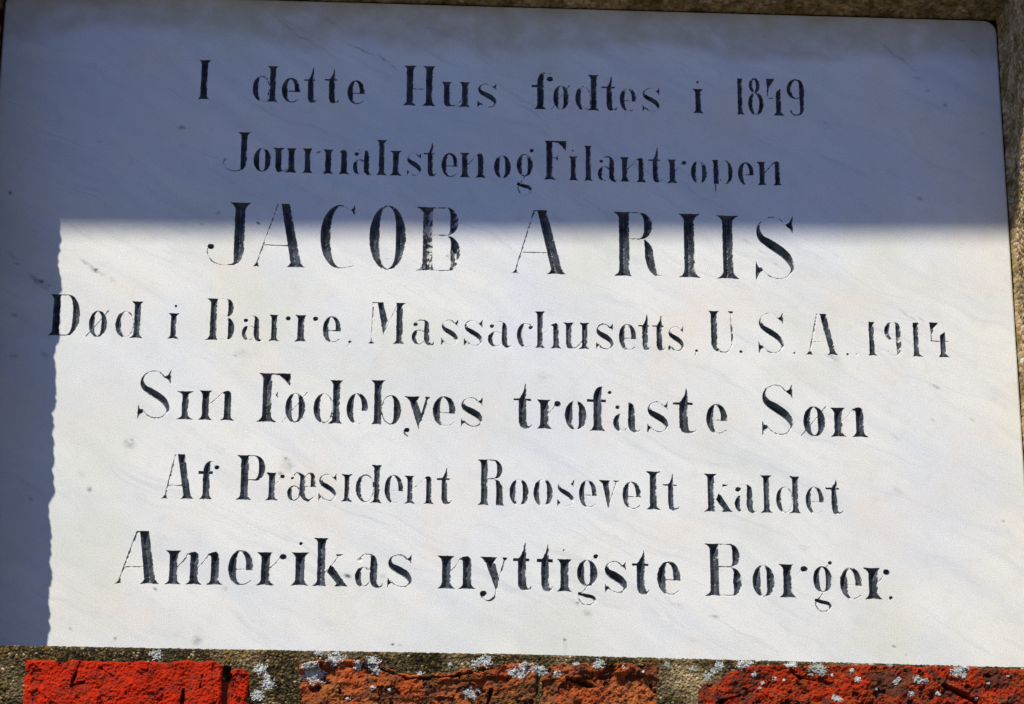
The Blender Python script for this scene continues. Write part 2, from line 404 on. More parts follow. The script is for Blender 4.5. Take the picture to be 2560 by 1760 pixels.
        L.append(brush([(xc, .36 * h, S / 2), (xc + .02 * S, .2 * h, S * .47), (xc + .3 * S, .08 * h, S * .32), (.5 * w, .012 * h, t * 1.1), (.75 * w, .03 * h, t), (x2, .2 * h, t * 1.3), (x2, .6 * h, t * 1.9), (x2 - 1, h - 2, t * 1.5)]))
        L.append(poly([(x2 - 8, h), (x2 - 3, h - 5), (x2 + 2, h - 5), (w, h)]))
    elif ch in 'yv':
        vx, vy = o['v']; tx0, tx1 = o['arm']; tr = o.get('ar', t)
        L.append(poly([(0, h), (.05 * w + 1, h - 2), (.2 * w, h - .6 * S), (vx - 2, vy), (vx + 1.5, vy), (o.get('jx', vx + .28 * S), vy + .36 * (h - vy)), (.2 * w + 1.02 * S, h - .6 * S), (.2 * w + 1.3 * S, h)]))
        L.append(brush([((tx0 + tx1) / 2, h - 3, tr), (vx + 1, vy + .1 * (h - vy), max(tr * .8, .9))]))
        L.append(poly([(tx0, h), ((tx0 + tx1) / 2 - tr, h - .35 * S), ((tx0 + tx1) / 2 + tr, h - .35 * S), (tx1, h)]))
        for b in o.get('tail', []): L.append(brush(b))
        if 'ball' in o: L.append(ball(*o['ball']))
    elif ch == 'k':
        xc = .5 * S + S / 2; b = xc + S / 2; kx = .41 * w
        L.append(stem(xc, S, 0, h, (.5 * S, .4 * S), (.55 * S, .15 * S)))
        L.append(brush([(b - 1, .36 * xh + 2, t), (kx + .1 * w, .62 * xh, t * .9), (.72 * w, .95 * xh, t * .8)]))
        L.append(poly([(.66 * w, xh - 4), (.64 * w, xh), (.84 * w, xh), (.76 * w, xh - 4)]))
        L.append(poly([(b + .05 * w, .42 * xh), (b + .16 * w, .66 * xh), (b + .24 * w, .6 * xh), (w - .5 * S, .5 * S), (w, 0), (w - 1.75 * S, 0), (w - 1.45 * S, .35 * S), (b + .09 * w, .42 * xh)]))
    elif ch == '8':
        u = .39 * h; lo = h - u
        L.append(arc(w * .42, lo + u / 2, w * .35, u / 2 + 1, 0, 360, S * .8, t * 1.5, e=1.0, n=40))
        L.append(arc(w / 2, lo / 2, w / 2, lo / 2 + 1, 0, 360, S * .95, t * 1.5, e=1.0, n=44))
    elif ch == '4':
        xc = .68 * w
        L.append(poly([(0, h), (.47 * w, h), (.2 * w, .8 * h), (.085 * w, .62 * h), (.05 * w, .64 * h)]))
        L.append(brush([(.07 * w, .66 * h, 1.4), (.06 * w, .49 * h, t)]))
        L.append(brush([(.05 * w, .47 * h, 1.5), (.5 * w, .455 * h, t), (.98 * w, .46 * h, t * .6)]))
        L.append(poly([(xc - S / 2 - .45 * S, 0), (xc - S / 2, .09 * h), (xc - S / 2, .6 * h), (xc - S / 2 + 2, .65 * h), (xc + S / 2, .73 * h), (xc + S / 2, .09 * h), (w, 0)]))
    elif ch == '9':
        uh = .55 * h
        L.append(arc(.5 * w, h - uh / 2, .5 * w, uh / 2, 35, 325, S * .92, t, 'l', e=.9))
        L.append(brush([(.58 * w, h - t * 1.2, t), (.78 * w, .93 * h, S * .3), (w - S * .55, .75 * h, S * .5), (w - S * .5, .45 * h, S * .5), (w - S * .55, .2 * h, S * .4), (.78 * w, .06 * h, S * .22), (.5 * w, .01 * h, t * 1.2), (.28 * w, .06 * h, t * 1.2), (.2 * w, .13 * h, 2.2)]))
    elif ch == ',':
        L.append(dot(w * .65, 2, 3.2)); L.append(brush([(w * .75, 1, 2.2), (w * .4, -6, 1.2), (0, -9, .7)]))
    elif ch == '.':
        L.append(dot(w / 2, w / 2, w / 2))
    return L
# Every letter: character, left and right end, top (photo pixels), options.
LINES = [
 dict(base=[(508,247.5),(680,254.5),(1048,264),(1350,273),(1480,276),(1746,283),(1853,286),(1950,289)], S=14, xh=62, ext=.4, p=.97, ph=.62, words=[
  [('I',495,522,150,dict(S=15.5))],
  [('d',631,693,164.5,dict(xh=64)),('e',704,748.5,194.6,dict(ph=.95)),('t',758,791,168,dict(bar=58)),('t',810,846.5,171,dict(bar=60)),('e',868,911,201,dict(ph=.95))],
  [('H',1008.5,1088,164.5,dict(S=15.5)),('u',1104,1174,205,{}),('s',1193.6,1242,208.6,dict(S=13))],
  [('f',1330,1383.5,181,dict(S=15.5,bar=60,br=.55,xs=.25,ball=(45,76,7.5),hx=.86,bt=2.6)),('ø',1383.5,1422,214,dict(S=13,ph=.75)),('d',1438.7,1497,187,dict(xh=60,S=14,ph=.4)),('t',1505,1542,192,dict(S=13,bar=60)),('e',1550,1591,220,dict(S=12,ph=.4)),('s',1606.6,1650,220,dict(S=12,ph=.35))],
  [('i',1733,1759,222.5,dict(S=13,dot=(12.4,77.5,2.8)))],
  [('1',1844,1862,196,dict(S=10.5)),('8',1871.7,1909.6,196,dict(S=11)),('4',1918,1961,197.5,dict(S=12)),('9',1969,2012,198.4,dict(S=11.5,ph=1.))],
 ]),
 dict(base=[(590,427),(685,430),(953,438),(1180,443.4),(1370,449),(1470,451.6),(1580,454.6),(1690,457.5),(1925,463.7)], S=14, xh=60, ext=.4, p=.97, ph=.42, words=[
  [('J',556.4,624.4,330,dict(S=14.5,xs=51.5,r=4,bx=6,by=29,ph=.5,bp=.45)),('o',633,676,370,dict(S=14)),('u',682,740,370,dict(S=14.5,ph=.15)),('r',756,801,371.7,dict(S=13.5,r=5,ph=.05,bp=.1)),('n',807,872,374,dict(S=14,ph=.1)),('a',882,932,372.5,dict(S=12.5,ph=.4)),('l',941,966,350,dict(S=12.5)),('i',975,1003,377,dict(S=14)),('s',1017,1053,381.7,dict(S=12.5,ph=.4)),('t',1058.5,1090,358,dict(S=12,bar=58)),('e',1104,1144,382.5,dict(S=11.5,ph=.95)),('n',1150,1213,382.5,dict(S=13,ph=.8))],
  [('o',1235,1276.4,388.6,dict(S=13.5,ph=.5)),('g',1292,1332,385,dict(S=13,bt=6,ph=.35,r=4.5))],
  [('F',1359.5,1415.5,352,dict(S=14.5,xs=7,ph=.6)),('i',1423,1444,391,dict(S=12,bp=.5,dot=(10,74,2.4))),('l',1461,1481,364,dict(S=12)),('a',1495,1545.6,391,dict(S=12,xs=.8,ph=.6,r=4.5)),('n',1551,1614.5,393.4,dict(S=12.5,ph=.65)),('t',1621,1656,369,dict(S=13,bar=57,ph=.7)),('r',1669.6,1717,399,dict(S=13,r=6,ph=.5)),('o',1728,1768,403,dict(S=12,ph=.08)),('p',1781.6,1832,403,dict(S=11.5,ph=.3)),('e',1846,1885,406,dict(S=11.5,ph=.85)),('n',1895,1955.5,405,dict(S=12,ph=.75))],
 ]),
 dict(base=[(520,662),(645,666),(1070,677),(1600,691),(1725,693.5),(1822,697),(1990,702)], S=24, xh=100, ext=.5, t=1.35, p=.93, ph=.6, words=[
  [('J',513.8,618,504.6,dict(S=25,xs=82,r=8,bx=11.7,by=46,ph=.35)),('A',632.6,762,509,dict(S=22,top=(66,87),foot=(93,119),thin=(57,9),tw=1.5,bar=.34,join=.0)),('C',799,885,511.5,dict(S=25)),('O',922,1013.4,513,dict(S=25)),('B',1042,1150,517.6,dict(S=24,p=.72,ph=.6))],
  [('A',1281.5,1420,524.6,dict(S=23,top=(62,84.5),foot=(96,123),thin=(54,8),tw=1.7,bar=.33))],
  [('R',1537,1655,529.8,dict(S=25,rb=.81,xs=12)),('I',1698.6,1751,534,dict(S=25.5)),('I',1794,1849,538.4,dict(S=25)),('S',1890,1990,539,dict(S=24,p=.97,ph=.4))],
 ]),
 dict(base=[(138,838),(240,842),(340,845),(435,846.6),(535,850),(765,854),(998,860),(1353,870),(1465,872.5),(1600,876),(1740,879),(1800,881),(2050,887),(2183,889),(2357,893)], S=14.5, xh=65, ext=.42, p=.95, ph=.5, words=[
  [('D',120.7,196.5,736,dict(S=17.5,ph=.9)),('ø',220.6,265,777,dict(S=13.5,ph=.95)),('d',287,354,752.7,dict(S=15,xh=66,ph=.25))],
  [('i',418.7,445.4,783,dict(S=13,dot=(17.5,81.6,3)))],
  [('B',514.6,584.4,746.4,dict(S=15.5,ph=.12)),('a',604,657,788.6,dict(S=12.5,ph=.1)),('r',672,725,787,dict(S=13,r=6,ph=.03)),('r',737,794,788,dict(S=15.5,r=6.5,ph=.03)),('e',806.6,851.4,791,dict(S=14,ph=.75)),(',',868,878,849,dict())],
  [('M',920.7,1013,756,dict(S=15,ph=.4)),('a',1029,1084,799,dict(S=13,ph=.5)),('s',1103,1145.5,799,dict(S=12.5,ph=.15)),('s',1160,1206.6,800,dict(S=12.5,ph=.35)),('a',1220,1279,803,dict(S=12.5,ph=.25)),('c',1292.5,1333,807.7,dict(S=13,ph=.3)),('h',1338,1402,779,dict(S=13,xh=62,ph=.2)),('u',1410,1473,807,dict(S=13,ph=.7)),('s',1490.6,1533.7,809,dict(S=14,ph=.8)),('e',1548,1590.6,810,dict(S=13.5,ph=.5)),('t',1597,1627,786,dict(S=13,bar=63)),('t',1631.5,1664,789.6,dict(S=13,bar=63)),('s',1672,1710,816,dict(S=12,ph=.4)),(',',1736,1744,870,dict())],
  [('U',1773.6,1835.6,777.6,dict(S=15,ph=.6)),('.',1849,1855.5,860,{})],
  [('S',1897,1962,781,dict(S=15,ph=.3)),('.',1983,1989,860,dict(p=.6))],
  [('A',2017,2100.6,784.6,dict(S=14,top=(36,51),foot=(58,72),thin=(29,8),tw=2.4,bar=.31,ph=.12,join=0)),('.',2116,2121.5,865,dict(p=.75)),(',',2135,2146,880,dict(p=.06,ph=.04))],
  [('1',2173,2193,804.5,dict(S=12)),('9',2213.4,2254.8,805,dict(S=12.5,ph=.1,p=.85)),('1',2284,2308,807,dict(S=12)),('4',2328,2373.6,807,dict(S=12.5,ph=.8))],
 ]),
 dict(base=[(370,1047),(460,1048.5),(540,1050),(666,1055),(845,1059),(945,1061),(1360,1072),(1493,1077),(1600,1080),(1720,1083),(1810,1084),(1950,1088.7),(2098,1092),(2150,1093)], S=17, xh=74, ext=.5, p=.95, ph=.55, words=[
  [('S',343,425,924.6,dict(S=18,p=.9,ph=.75)),('i',440.6,482,978,dict(S=15)),('n',495.7,584,977,dict(S=16.5,ph=.4))],
  [('F',641.7,723.5,933,dict(S=22,xs=13,ph=.8)),('ø',712,762,983,dict(S=16.5,ph=.4)),('d',783,854.5,950,dict(S=17,xh=75,ph=.6)),('e',865.7,919,983,dict(S=17,ph=.1)),('b',928.4,1001.6,950.7,dict(S=18,xh=74,ph=.6)),('y',1011,1075,991.7,dict(S=18,v=(36,-4),arm=(50,64),ar=3.2,jx=43,ph=.85,tail=[[(36,0,1.6),(36,-8,1.2)],[(0,-14,1.5),(1,-21,1.5),(8,-27,1)]],ball=(6.5,-12,6.5))),('e',1081.7,1138.6,991,dict(S=18,ph=.35)),('s',1152,1207.5,993,dict(S=17,ph=.6))],
  [('t',1284,1330,959,dict(S=19,bar=74,br=.95,xs=.28,bt=2.5,ph=.8)),('r',1342.7,1402,999.4,dict(S=20,r=8,ext=.42,ph=.85)),('o',1412.5,1466,1002,dict(S=19,ph=.08)),('f',1468.4,1515,965,dict(S=20,bar=78,br=1.,xs=.34,hx=.88,bt=3,ball=(57,96,5.5),bp=.25)),('a',1533,1601,1003.7,dict(S=16.5,ph=.12,r=5.5,bp=.5)),('s',1618.6,1672,1003.7,dict(S=17,ph=.35)),('t',1684,1741,971,dict(S=21,bar=76,br=.86,xs=.27,bt=2.8)),('e',1766.7,1819,1010.6,dict(S=18,ph=.7))],
  [('S',1905.8,1986.8,960,dict(S=22,p=.99,ph=.85)),('ø',2010,2064,1017,dict(S=18,ph=1.)),('n',2078,2170,1019.8,dict(S=19,ph=.35))],
 ]),
 dict(base=[(442,1246.5),(610,1249.5),(740,1251.5),(866,1253.5),(936,1257.5),(1047,1259.5),(1210,1262.6),(1400,1266),(1633,1274),(1778,1279),(1915,1282),(1987,1283),(2085,1286)], S=15, xh=69, ext=.48, p=.96, ph=.55, words=[
  [('A',398,486,1135.5,dict(S=16,top=(42,59),foot=(60,78),thin=(36,14),tw=1.6,bar=.3,join=0,ph=.8)),('f',493.7,529,1152,dict(S=16.5,bar=70,br=1.,xs=.34,hx=1.0,bt=3.6,ball=(45.5,80,6)))],
  [('P',589,660,1138,dict(S=18,ph=.95)),('r',664,710,1182,dict(S=14.5,r=5.5,ph=.15)),('æ',717.6,788,1181.7,dict(S=13.5,ph=.7)),('s',796,840.8,1184,dict(S=12,ph=.5)),('i',853,879.5,1186,dict(S=11.5)),('d',889,952.7,1162,dict(S=13,xh=70,ph=.55)),('e',961,1007,1187.7,dict(S=13,ph=.2)),('n',1012,1083.7,1190,dict(S=12.5,ph=.1)),('t',1091.4,1128.5,1169.6,dict(S=13.5,bar=65,bt=2.6))],
  [('R',1193,1260,1149,dict(S=15.5,rb=.93,leg='straight',xs=9.5,ph=.9)),('o',1274,1321,1198,dict(S=14,ph=.0)),('o',1334,1381.5,1198,dict(S=13.5,ph=.0)),('s',1393.6,1436,1199.8,dict(S=12,ph=.02)),('e',1447.8,1491.7,1201,dict(S=13,ph=.3)),('v',1497,1548,1201,dict(S=14,v=(25,1),arm=(37,52),ar=1.6,ph=.3)),('e',1557,1603,1204.6,dict(S=13.5,ph=.35)),('l',1616.6,1651,1178.8,dict(S=16)),('t',1658,1698.4,1185,dict(S=12.5,bar=64,ph=.7,bt=1.6))],
  [('k',1763,1832,1185,dict(S=15.5,xh=68,ph=.15)),('a',1838,1893,1210,dict(S=14,r=7,ph=.05)),('l',1902.8,1932,1188.4,dict(S=13.5)),('d',1941.6,2001.8,1191,dict(S=13.5,xh=66,ph=.3)),('e',2015.6,2061,1217,dict(S=13,ph=.25)),('t',2067,2108.6,1200.5,dict(S=14,bar=66,br=.77,bt=2.2))],
 ]),
 dict(base=[(292,1458.6),(482,1461.5),(600,1462.5),(760,1464.3),(840,1465.6),(990,1469),(1140,1472),(1410,1479),(1600,1485),(1788,1490),(1970,1493.5),(2184,1499)], S=19, xh=82, ext=.55, t=1.5, p=.96, ph=.7, words=[
  [('A',280.5,398,1327,dict(S=23,top=(63.5,85),foot=(79,107),thin=(56,17),tw=2.4,bar=.32)),('m',412,555,1376.8,dict(S=19.5,ext=.5)),('e',569,631.5,1375.7,dict(S=20,ph=.5)),('r',641,714,1381,dict(S=21,r=8,ext=.5)),('i',726.5,770.4,1381,dict(S=22,dot=(23,105.6,4))),('k',782.5,869.5,1345,dict(S=19,xh=80,ph=.6)),('a',886.7,955.6,1383.7,dict(S=17.5,r=7,ph=.4,bp=.15)),('s',968.5,1029.7,1385.5,dict(S=19,ph=.6))],
  [('n',1093.6,1189,1390,dict(S=21,ext=.53,ph=.6)),('y',1200,1269,1393,dict(S=22,v=(41,0),arm=(55,69),ar=1.7,tail=[[(41,3,2.2),(38,-15,2.4),(27,-26,2.6),(18,-28,1.8),(8,-23,1.3),(2,-14,1.3)]],ball=(8.5,-10,8.5))),('t',1283,1328,1356.7,dict(S=20,bar=80,br=.88,xs=.27,bt=3.6)),('t',1342.5,1382,1360,dict(S=18.5,bar=80,br=1.,xs=.28,bt=4)),('i',1393,1429.5,1398,dict(S=19,bp=.6,dot=(17,104,2.2))),('g',1443,1493.7,1399.4,dict(S=19,bt=15,ph=.3,r=6)),('s',1512.6,1567,1402,dict(S=21,ph=.8)),('t',1581.6,1623,1376,dict(S=20,bar=76,br=.97,xs=.27,bt=3)),('e',1644.4,1702,1403.7,dict(S=20,ph=.5))],
  [('B',1764.5,1855.6,1359.4,dict(S=21,p=.9,ph=.5)),('o',1882.8,1937.7,1413,dict(S=19.5,ph=.1)),('r',1950,2021,1411,dict(S=20,r=8.5,ext=.5,ph=.1)),('g',2035,2081.4,1415.6,dict(S=16,bt=14,ph=.5,r=4.5)),('e',2102,2156.4,1419.4,dict(S=18.5,ph=.2)),('r',2162.8,2227,1420,dict(S=22,r=8,ext=.5,ph=.35)),('.',2223,2232,1484,{})],
 ]),
]
# signed distances
def sd_poly(px, pz, V):
    d = np.full(px.shape, 1e9); s = np.ones(px.shape)
    n = len(V); j = n - 1
    for i in range(n):
        ex, ez = V[j] - V[i]; wx, wz = px - V[i, 0], pz - V[i, 1]
        L = ex * ex + ez * ez
        if L > 1e-9:
            k = np.clip((wx * ex + wz * ez) / L, 0, 1)
            d = np.minimum(d, (wx - ex * k) ** 2 + (wz - ez * k) ** 2)
        c1, c2, c3 = pz >= V[i, 1], pz < V[j, 1], ex * wz > ez * wx
        s = np.where((c1 & c2 & c3) | (~c1 & ~c2 & ~c3), -s, s)
        j = i
    return s * np.sqrt(d)

def sd_brush(px, pz, B):
    d = np.full(px.shape, 1e9); rr = np.zeros(px.shape)
    for i in range(len(B) - 1):
        a, b = B[i], B[i + 1]; ex, ez = b[0] - a[0], b[1] - a[1]
        L = ex * ex + ez * ez + 1e-9
        k = np.clip(((px - a[0]) * ex + (pz - a[1]) * ez) / L, 0, 1)
        r = a[2] + (b[2] - a[2]) * k
        q = np.hypot(px - a[0] - ex * k, pz - a[1] - ez * k) - r
        rr = np.where(q < d, r, rr); d = np.minimum(d, q)
    return d, rr
# ---------------------------------------------------------------- marble
TOPL = hit(12, 8); TOPR = hit(2490, 62)
SLAB_X0, SLAB_X1 = TOPL[0], TOPR[0] + 1
SLAB_Z1 = hit(1280, 15)[1] - 1
SLAB_Z0 = hit(1280, 1632)[1] - 130

# smudges, specks and short veins: photo x, y, length, width, angle below horizontal, strength, tint
SPOTS = [
 (95,702,34,9,38,.75,0),(118,712,10,5,20,.8,0),(40,659,10,5,10,.6,0),(30,640,26,6,40,.35,0),(236,672,34,6,36,.55,0),(240,673,7,5,0,.85,0),
 (281,699,11,7,10,.55,0),(210,655,20,5,36,.3,0),(110,888,14,9,40,.5,0),(36,787,9,6,0,.4,0),(35,890,12,8,20,.35,0),(75,1245,10,7,0,.3,0),
 (325,1108,22,13,30,.42,0),(330,1099,8,5,30,.5,0),(222,1224,10,10,0,.45,0),(203,1183,12,8,30,.15,0),(720,1160,26,20,30,.3,0),(714,1147,7,6,0,.6,0),(702,1182,8,7,0,.4,0),(734,1170,16,12,0,.25,0),
 (606,881,24,12,10,.25,0),(585,888,10,7,0,.35,0),(645,886,16,8,10,.2,0),(251,353,9,5,0,.7,2),(22,480,12,8,30,.75,0),(452,320,12,8,0,.5,0),(546,532,8,7,0,.45,0),(645,557,7,4,20,.9,0),
 (505,560,6,4,0,.4,0),(2363,261,8,7,0,.4,0),(2320,227,9,7,0,.4,2),(2456,333,7,5,0,.4,0),(2300,495,10,8,0,.4,0),(2065,308,8,5,0,.5,0),
 (493,1600,16,15,0,.5,0),(494,1602,9,9,0,.55,0),(494,1580,26,12,90,.2,1),(287,1596,6,6,0,.55,0),(175,1572,7,4,40,.75,0),(827,1556,22,12,20,.28,1),(981,1611,5,4,0,.9,0),(1000,1614,8,3,10,.4,0),
 (1412,1600,5,5,0,.95,2),(1412,1622,24,5,90,.3,2),(1435,1634,5,4,0,.7,2),(1782,1543,15,7,10,.42,0),(1470,1531,14,8,20,.35,0),(2236,1617,7,4,30,.7,0),(2265,1637,5,4,0,.4,0),(1693,1514,22,5,30,.25,0),
 (2150,1558,30,18,30,.16,1),(870,1440,10,7,20,.9,0),(855,1436,24,12,0,.35,1),(1437,1503,16,6,30,.45,0),(1444,1506,5,4,0,.8,0),(960,1440,10,9,0,.35,0),(388,1473,8,4,40,.8,0),(560,1470,10,8,0,.3,0),
 (1645,1493,18,6,40,.3,1),(1693,1515,18,8,20,.28,0),(2010,1368,16,8,0,.2,0),(1355,944,16,14,30,.25,0),(1365,938,26,10,30,.15,0),(2340,965,16,6,30,.32,0),(2430,1050,12,5,30,.3,0),(2236,1090,18,6,30,.22,0),
 (2332,1051,12,5,30,.3,0),(2536,1331,22,5,25,.4,0),(2509,1303,5,4,0,.5,0),(2240,1225,20,8,30,.2,0),(2250,1230,12,5,30,.25,0),(1120,640,6,5,0,.4,0),(970,647,6,3,0,.5,0),(820,570,6,4,0,.3,0),
 (1940,658,26,4,35,.3,2),(1905,630,22,4,35,.28,2),(2270,790,26,4,45,.4,2),(2300,800,16,5,45,.3,2),(2080,895,26,8,35,.28,0),(1870,605,16,4,30,.25,0),
 (700,50,70,4,38,.4,2),(760,95,60,3,38,.4,2),(812,128,40,4,35,.35,2),(905,124,60,4,22,.5,2),(960,148,34,4,42,.55,2),(985,168,20,4,40,.4,2),
 (830,55,40,6,38,.25,0),(1010,50,44,5,38,.2,0),(1075,70,40,6,30,.2,0),(690,30,40,6,35,.3,2),
 (2235,135,90,4,42,.45,0),(2295,196,16,5,15,.28,0),(2385,85,60,4,38,.35,0),(2440,130,40,4,40,.3,0),(1000,475,40,3,30,.3,1),(1050,430,44,4,28,.3,1),(1230,445,40,3,28,.35,1),(1330,280,60,4,32,.18,0),
 (2500,262,10,4,0,.6,1),(1600,420,90,4,32,.2,0),(1420,250,120,5,30,.18,0),(1290,240,100,5,35,.18,0),(1730,440,80,5,35,.15,0),(1500,520,90,5,30,.15,0),(560,440,60,4,30,.15,0),
]
_vang = -math.radians(33)

def marble_nodes(s, spots=True):
    """Base colour of the weathered white marble."""
    c = s.co
    warp = s.noise(9, 3, .6, col=True)
    n = s.n.new('ShaderNodeVectorMath'); n.operation = 'MULTIPLY_ADD'
    s.set(n.inputs[0], warp); n.inputs[1].default_value = (.05, 0, .05); s.set(n.inputs[2], c)
    wv = n.outputs[0]
    v1 = s.noise(1, 5, .6, .6, s.mapping(rot=(0, -_vang, 0), scale=(.20, .2, .022), vec=wv))
    v2 = s.noise(1, 6, .65, 1.0, s.mapping(loc=(.3, 0, .2), rot=(0, -_vang - .12, 0), scale=(.12, .2, .0085), vec=wv))
    col = s.mix(s.ramp(v1, .35, .68), (.79, .785, .735), (.69, .70, .695))
    v2f = s.math('MULTIPLY', s.ramp(v2, .53, .72), .5)
    col = s.mix(v2f, col, (.52, .54, .57))
    blot = s.noise(16, 4, .6)
    col = s.mix(s.math('MULTIPLY', s.ramp(blot, .46, .70), .7), col, (.775, .705, .62))
    blot2 = s.noise(11, 3, .6, vec=s.mapping(loc=(.7, 0, .3)))
    col = s.mix(s.math('MULTIPLY', s.ramp(blot2, .48, .70), .65), col, (.66, .68, .58))
    blot3 = s.noise(7, 3, .6, vec=s.mapping(loc=(.2, 0, .9)))
    col = s.mix(s.math('MULTIPLY', s.ramp(blot3, .46, .70), .48), col, (.66, .70, .77))
    # crystal grain, its sunlit sparkle painted in as pale specks, and fine dirt
    g = s.noise(1500, 2, .6)
    col = s.mix(s.ramp(g, .3, .72, 0, .60), col, s.mix(1., col, (.60, .60, .58), 'MULTIPLY'))
    g2 = s.noise(700, 2, .7)
    col = s.mix(s.ramp(g2, .62, .75, 0, .5), col, (.94, .93, .90))
    g3 = s.noise(330, 3, .7)
    col = s.mix(s.ramp(g3, .64, .76, 0, .5), col, (.42, .41, .38))
    g4 = s.noise(95, 4, .65)
    col = s.mix(s.ramp(g4, .48, .8, 0, .36), col, (.50, .49, .45))
    if spots:
        for an, cc in (('vein', (.36, .45, .52)), ('rust', (.30, .21, .07)), ('smudge', (.07, .075, .085))):
            col = s.mix(s.attr(an), col, cc)
        sv = wv
        # brown run-off dirt below the mortar at the top edge and beside the left edge
        sep = s.n.new('ShaderNodeSeparateXYZ'); s.t.links.new(sv, sep.inputs[0])
        e = s.ramp(sep.outputs['Z'], (SLAB_Z1 - 46) * U, (SLAB_Z1 + 4) * U, 0, 1)
        col = s.mix(s.math('MULTIPLY', s.math('MULTIPLY', e, s.ramp(s.noise(60, 4, .6), .2, .7, .2, 1)), .5), col, (.36, .27, .13))
        e = s.ramp(sep.outputs['X'], (SLAB_X0 + 70) * U, (SLAB_X0 - 10) * U, 0, 1)
        col = s.mix(s.math('MULTIPLY', e, .6), col, (.33, .28, .16))
    return col

def make_marble():
    s = NT('marble'); col = marble_nodes(s)
    s.bump(s.noise(1300, 2, .6), .22, .0006)
    s.b.inputs['Subsurface Weight'].default_value = 0
    return s.done(col, s.ramp(s.noise(500, 2), .3, .7, .42, .7), .35)
def make_letter():
    s = NT('worn_black_paint'); col = marble_nodes(s, False)
    p = s.attr('paint'); dirt = s.attr('dirt')
    col = s.mix(s.math('MULTIPLY', dirt, .6), col, (.24, .21, .14))
    bl = s.noise(140, 3, .6)
    pc = s.mix(s.ramp(bl, .35, .7), (.036, .042, .050), (.108, .126, .150))
    pc = s.mix(s.ramp(s.noise(900, 2, .7), .58, .74, 0, .3), pc, (.20, .21, .23))
    col = s.mix(p, col, pc)
    s.bump(s.noise(500, 3, .7), .3, .0004)
    return s.done(col, s.ramp(p, 0, 1, .6, .42), .45)
M_MARBLE = make_marble(); M_LETTER = make_letter()

def make_mortar():
    s = NT('sandy_mortar'); g = s.attr('grain'); k = s.attr('age')
    old = s.cramp(g, [(0, (.012, .009, .004)), (.25, (.034, .026, .010)), (.55, (.075, .053, .018)), (.76, (.13, .092, .034)), (.87, (.24, .115, .016)), (.94, (.26, .21, .11)), (1, (.50, .44, .33))])
    new = s.cramp(g, [(0, (.24, .165, .08)), (.35, (.40, .30, .155)), (.6, (.50, .38, .21)), (.8, (.58, .47, .30)), (.9, (.42, .17, .04)), (.96, (.60, .52, .38)), (1, (.72, .68, .58))])
    col = s.mix(k, old, new)
    mo = s.noise(55, 4, .6)
    col = s.mix(s.ramp(mo, .42, .66, 0, .85), col, s.mix(1., col, (.36, .36, .20), 'MULTIPLY'))
    col = s.mix(s.ramp(s.noise(90, 4, .65, vec=s.mapping(loc=(.5, .2, .1))), .56, .72, 0, .6), col, (.20, .105, .018))
    s.bump(s.noise(1400, 3, .7), .6, .0006)
    return s.done(col, .9, .15)
M_MORTAR = make_mortar()

def make_brick(name, a, b, c, dark, moss):
    s = NT(name)
    n1 = s.noise(38, 5, .65, .4); n2 = s.noise(120, 4, .7, .3); n3 = s.noise(500, 3, .7)
    col = s.mix(s.ramp(n1, .35, .65), a, b)
    col = s.mix(s.ramp(n2, .5, .68, 0, .8), col, c)
    col = s.mix(s.math('MULTIPLY', s.ramp(s.noise(70, 5, .7, .5, vec=s.mapping(loc=(.4, 0, .1))), .47, .60), dark), col, (.045, .03, .022))
    col = s.mix(s.math('MULTIPLY', s.ramp(s.noise(60, 5, .7, .3, vec=s.mapping(loc=(.1, 0, .6))), .45, .58), moss), col, (.12, .075, .022))
    col = s.mix(s.ramp(s.noise(210, 5, .75), .56, .70, 0, .8 * dark + .15), col, (.05, .028, .016))
    pit = s.attr('pit')
    col = s.mix(s.math('MULTIPLY', pit, .7), col, (.06, .03, .02))
    col = s.mix(s.ramp(n3, .45, .75, 0, .45), col, s.mix(1., col, (.45, .42, .4), 'MULTIPLY'))
    s.bump(s.math('ADD', s.noise(420, 4, .7), n3), .55, .0016)
    return s.done(col, .95, .06)
M_BRICK = [
 make_brick('red_brick', (.50, .020, .004), (.38, .016, .004), (.54, .032, .005), .4, .06),
 make_brick('weathered_brick', (.33, .055, .014), (.42, .115, .032), (.17, .040, .018), .75, .35),
 make_brick('lichened_red_brick', (.38, .030, .007), (.28, .024, .007), (.45, .058, .010), .8, .25),
]
def make_lichen():
    s = NT('lichen'); col = s.mix(s.ramp(s.noise(300, 2), .35, .65), (.33, .345, .325), (.60, .62, .59))
    col = s.mix(s.math('MULTIPLY', s.attr('tone'), .8), col, (.25, .27, .20))
    return s.done(col, .95, .1)
M_LICHEN = make_lichen()
def make_body():
    s = NT('brick_masonry')
    t = s.n.new('ShaderNodeTexBrick'); m = s.mapping(rot=(math.radians(-90), 0, 0), kind='POINT')
    s.set(t.inputs['Vector'], m)
    for k, v in (('Scale', 1.), ('Brick Width', .24), ('Row Height', .067), ('Mortar Size', .006), ('Mortar Smooth', .2)): t.inputs[k].default_value = v
    t.inputs['Color1'].default_value = (.36, .05, .018, 1); t.inputs['Color2'].default_value = (.26, .06, .03, 1); t.inputs['Mortar'].default_value = (.22, .17, .09, 1)
    col = s.mix(s.ramp(s.noise(30, 5, .7), .45, .7, 0, .7), t.outputs[0], (.12, .07, .035))
    s.bump(s.math('ADD', s.math('MULTIPLY', t.outputs['Fac'], -1.), s.noise(200, 3, .7)), .6, .003)
    return s.done(col, .9, .15)
M_BODY = make_body()
def make_ground():
    s = NT('paving'); col = s.mix(s.ramp(s.noise(3, 5, .6), .35, .65), (.085, .08, .07), (.13, .12, .105))
    return s.done(col, .9, .2)
M_GROUND = make_ground()
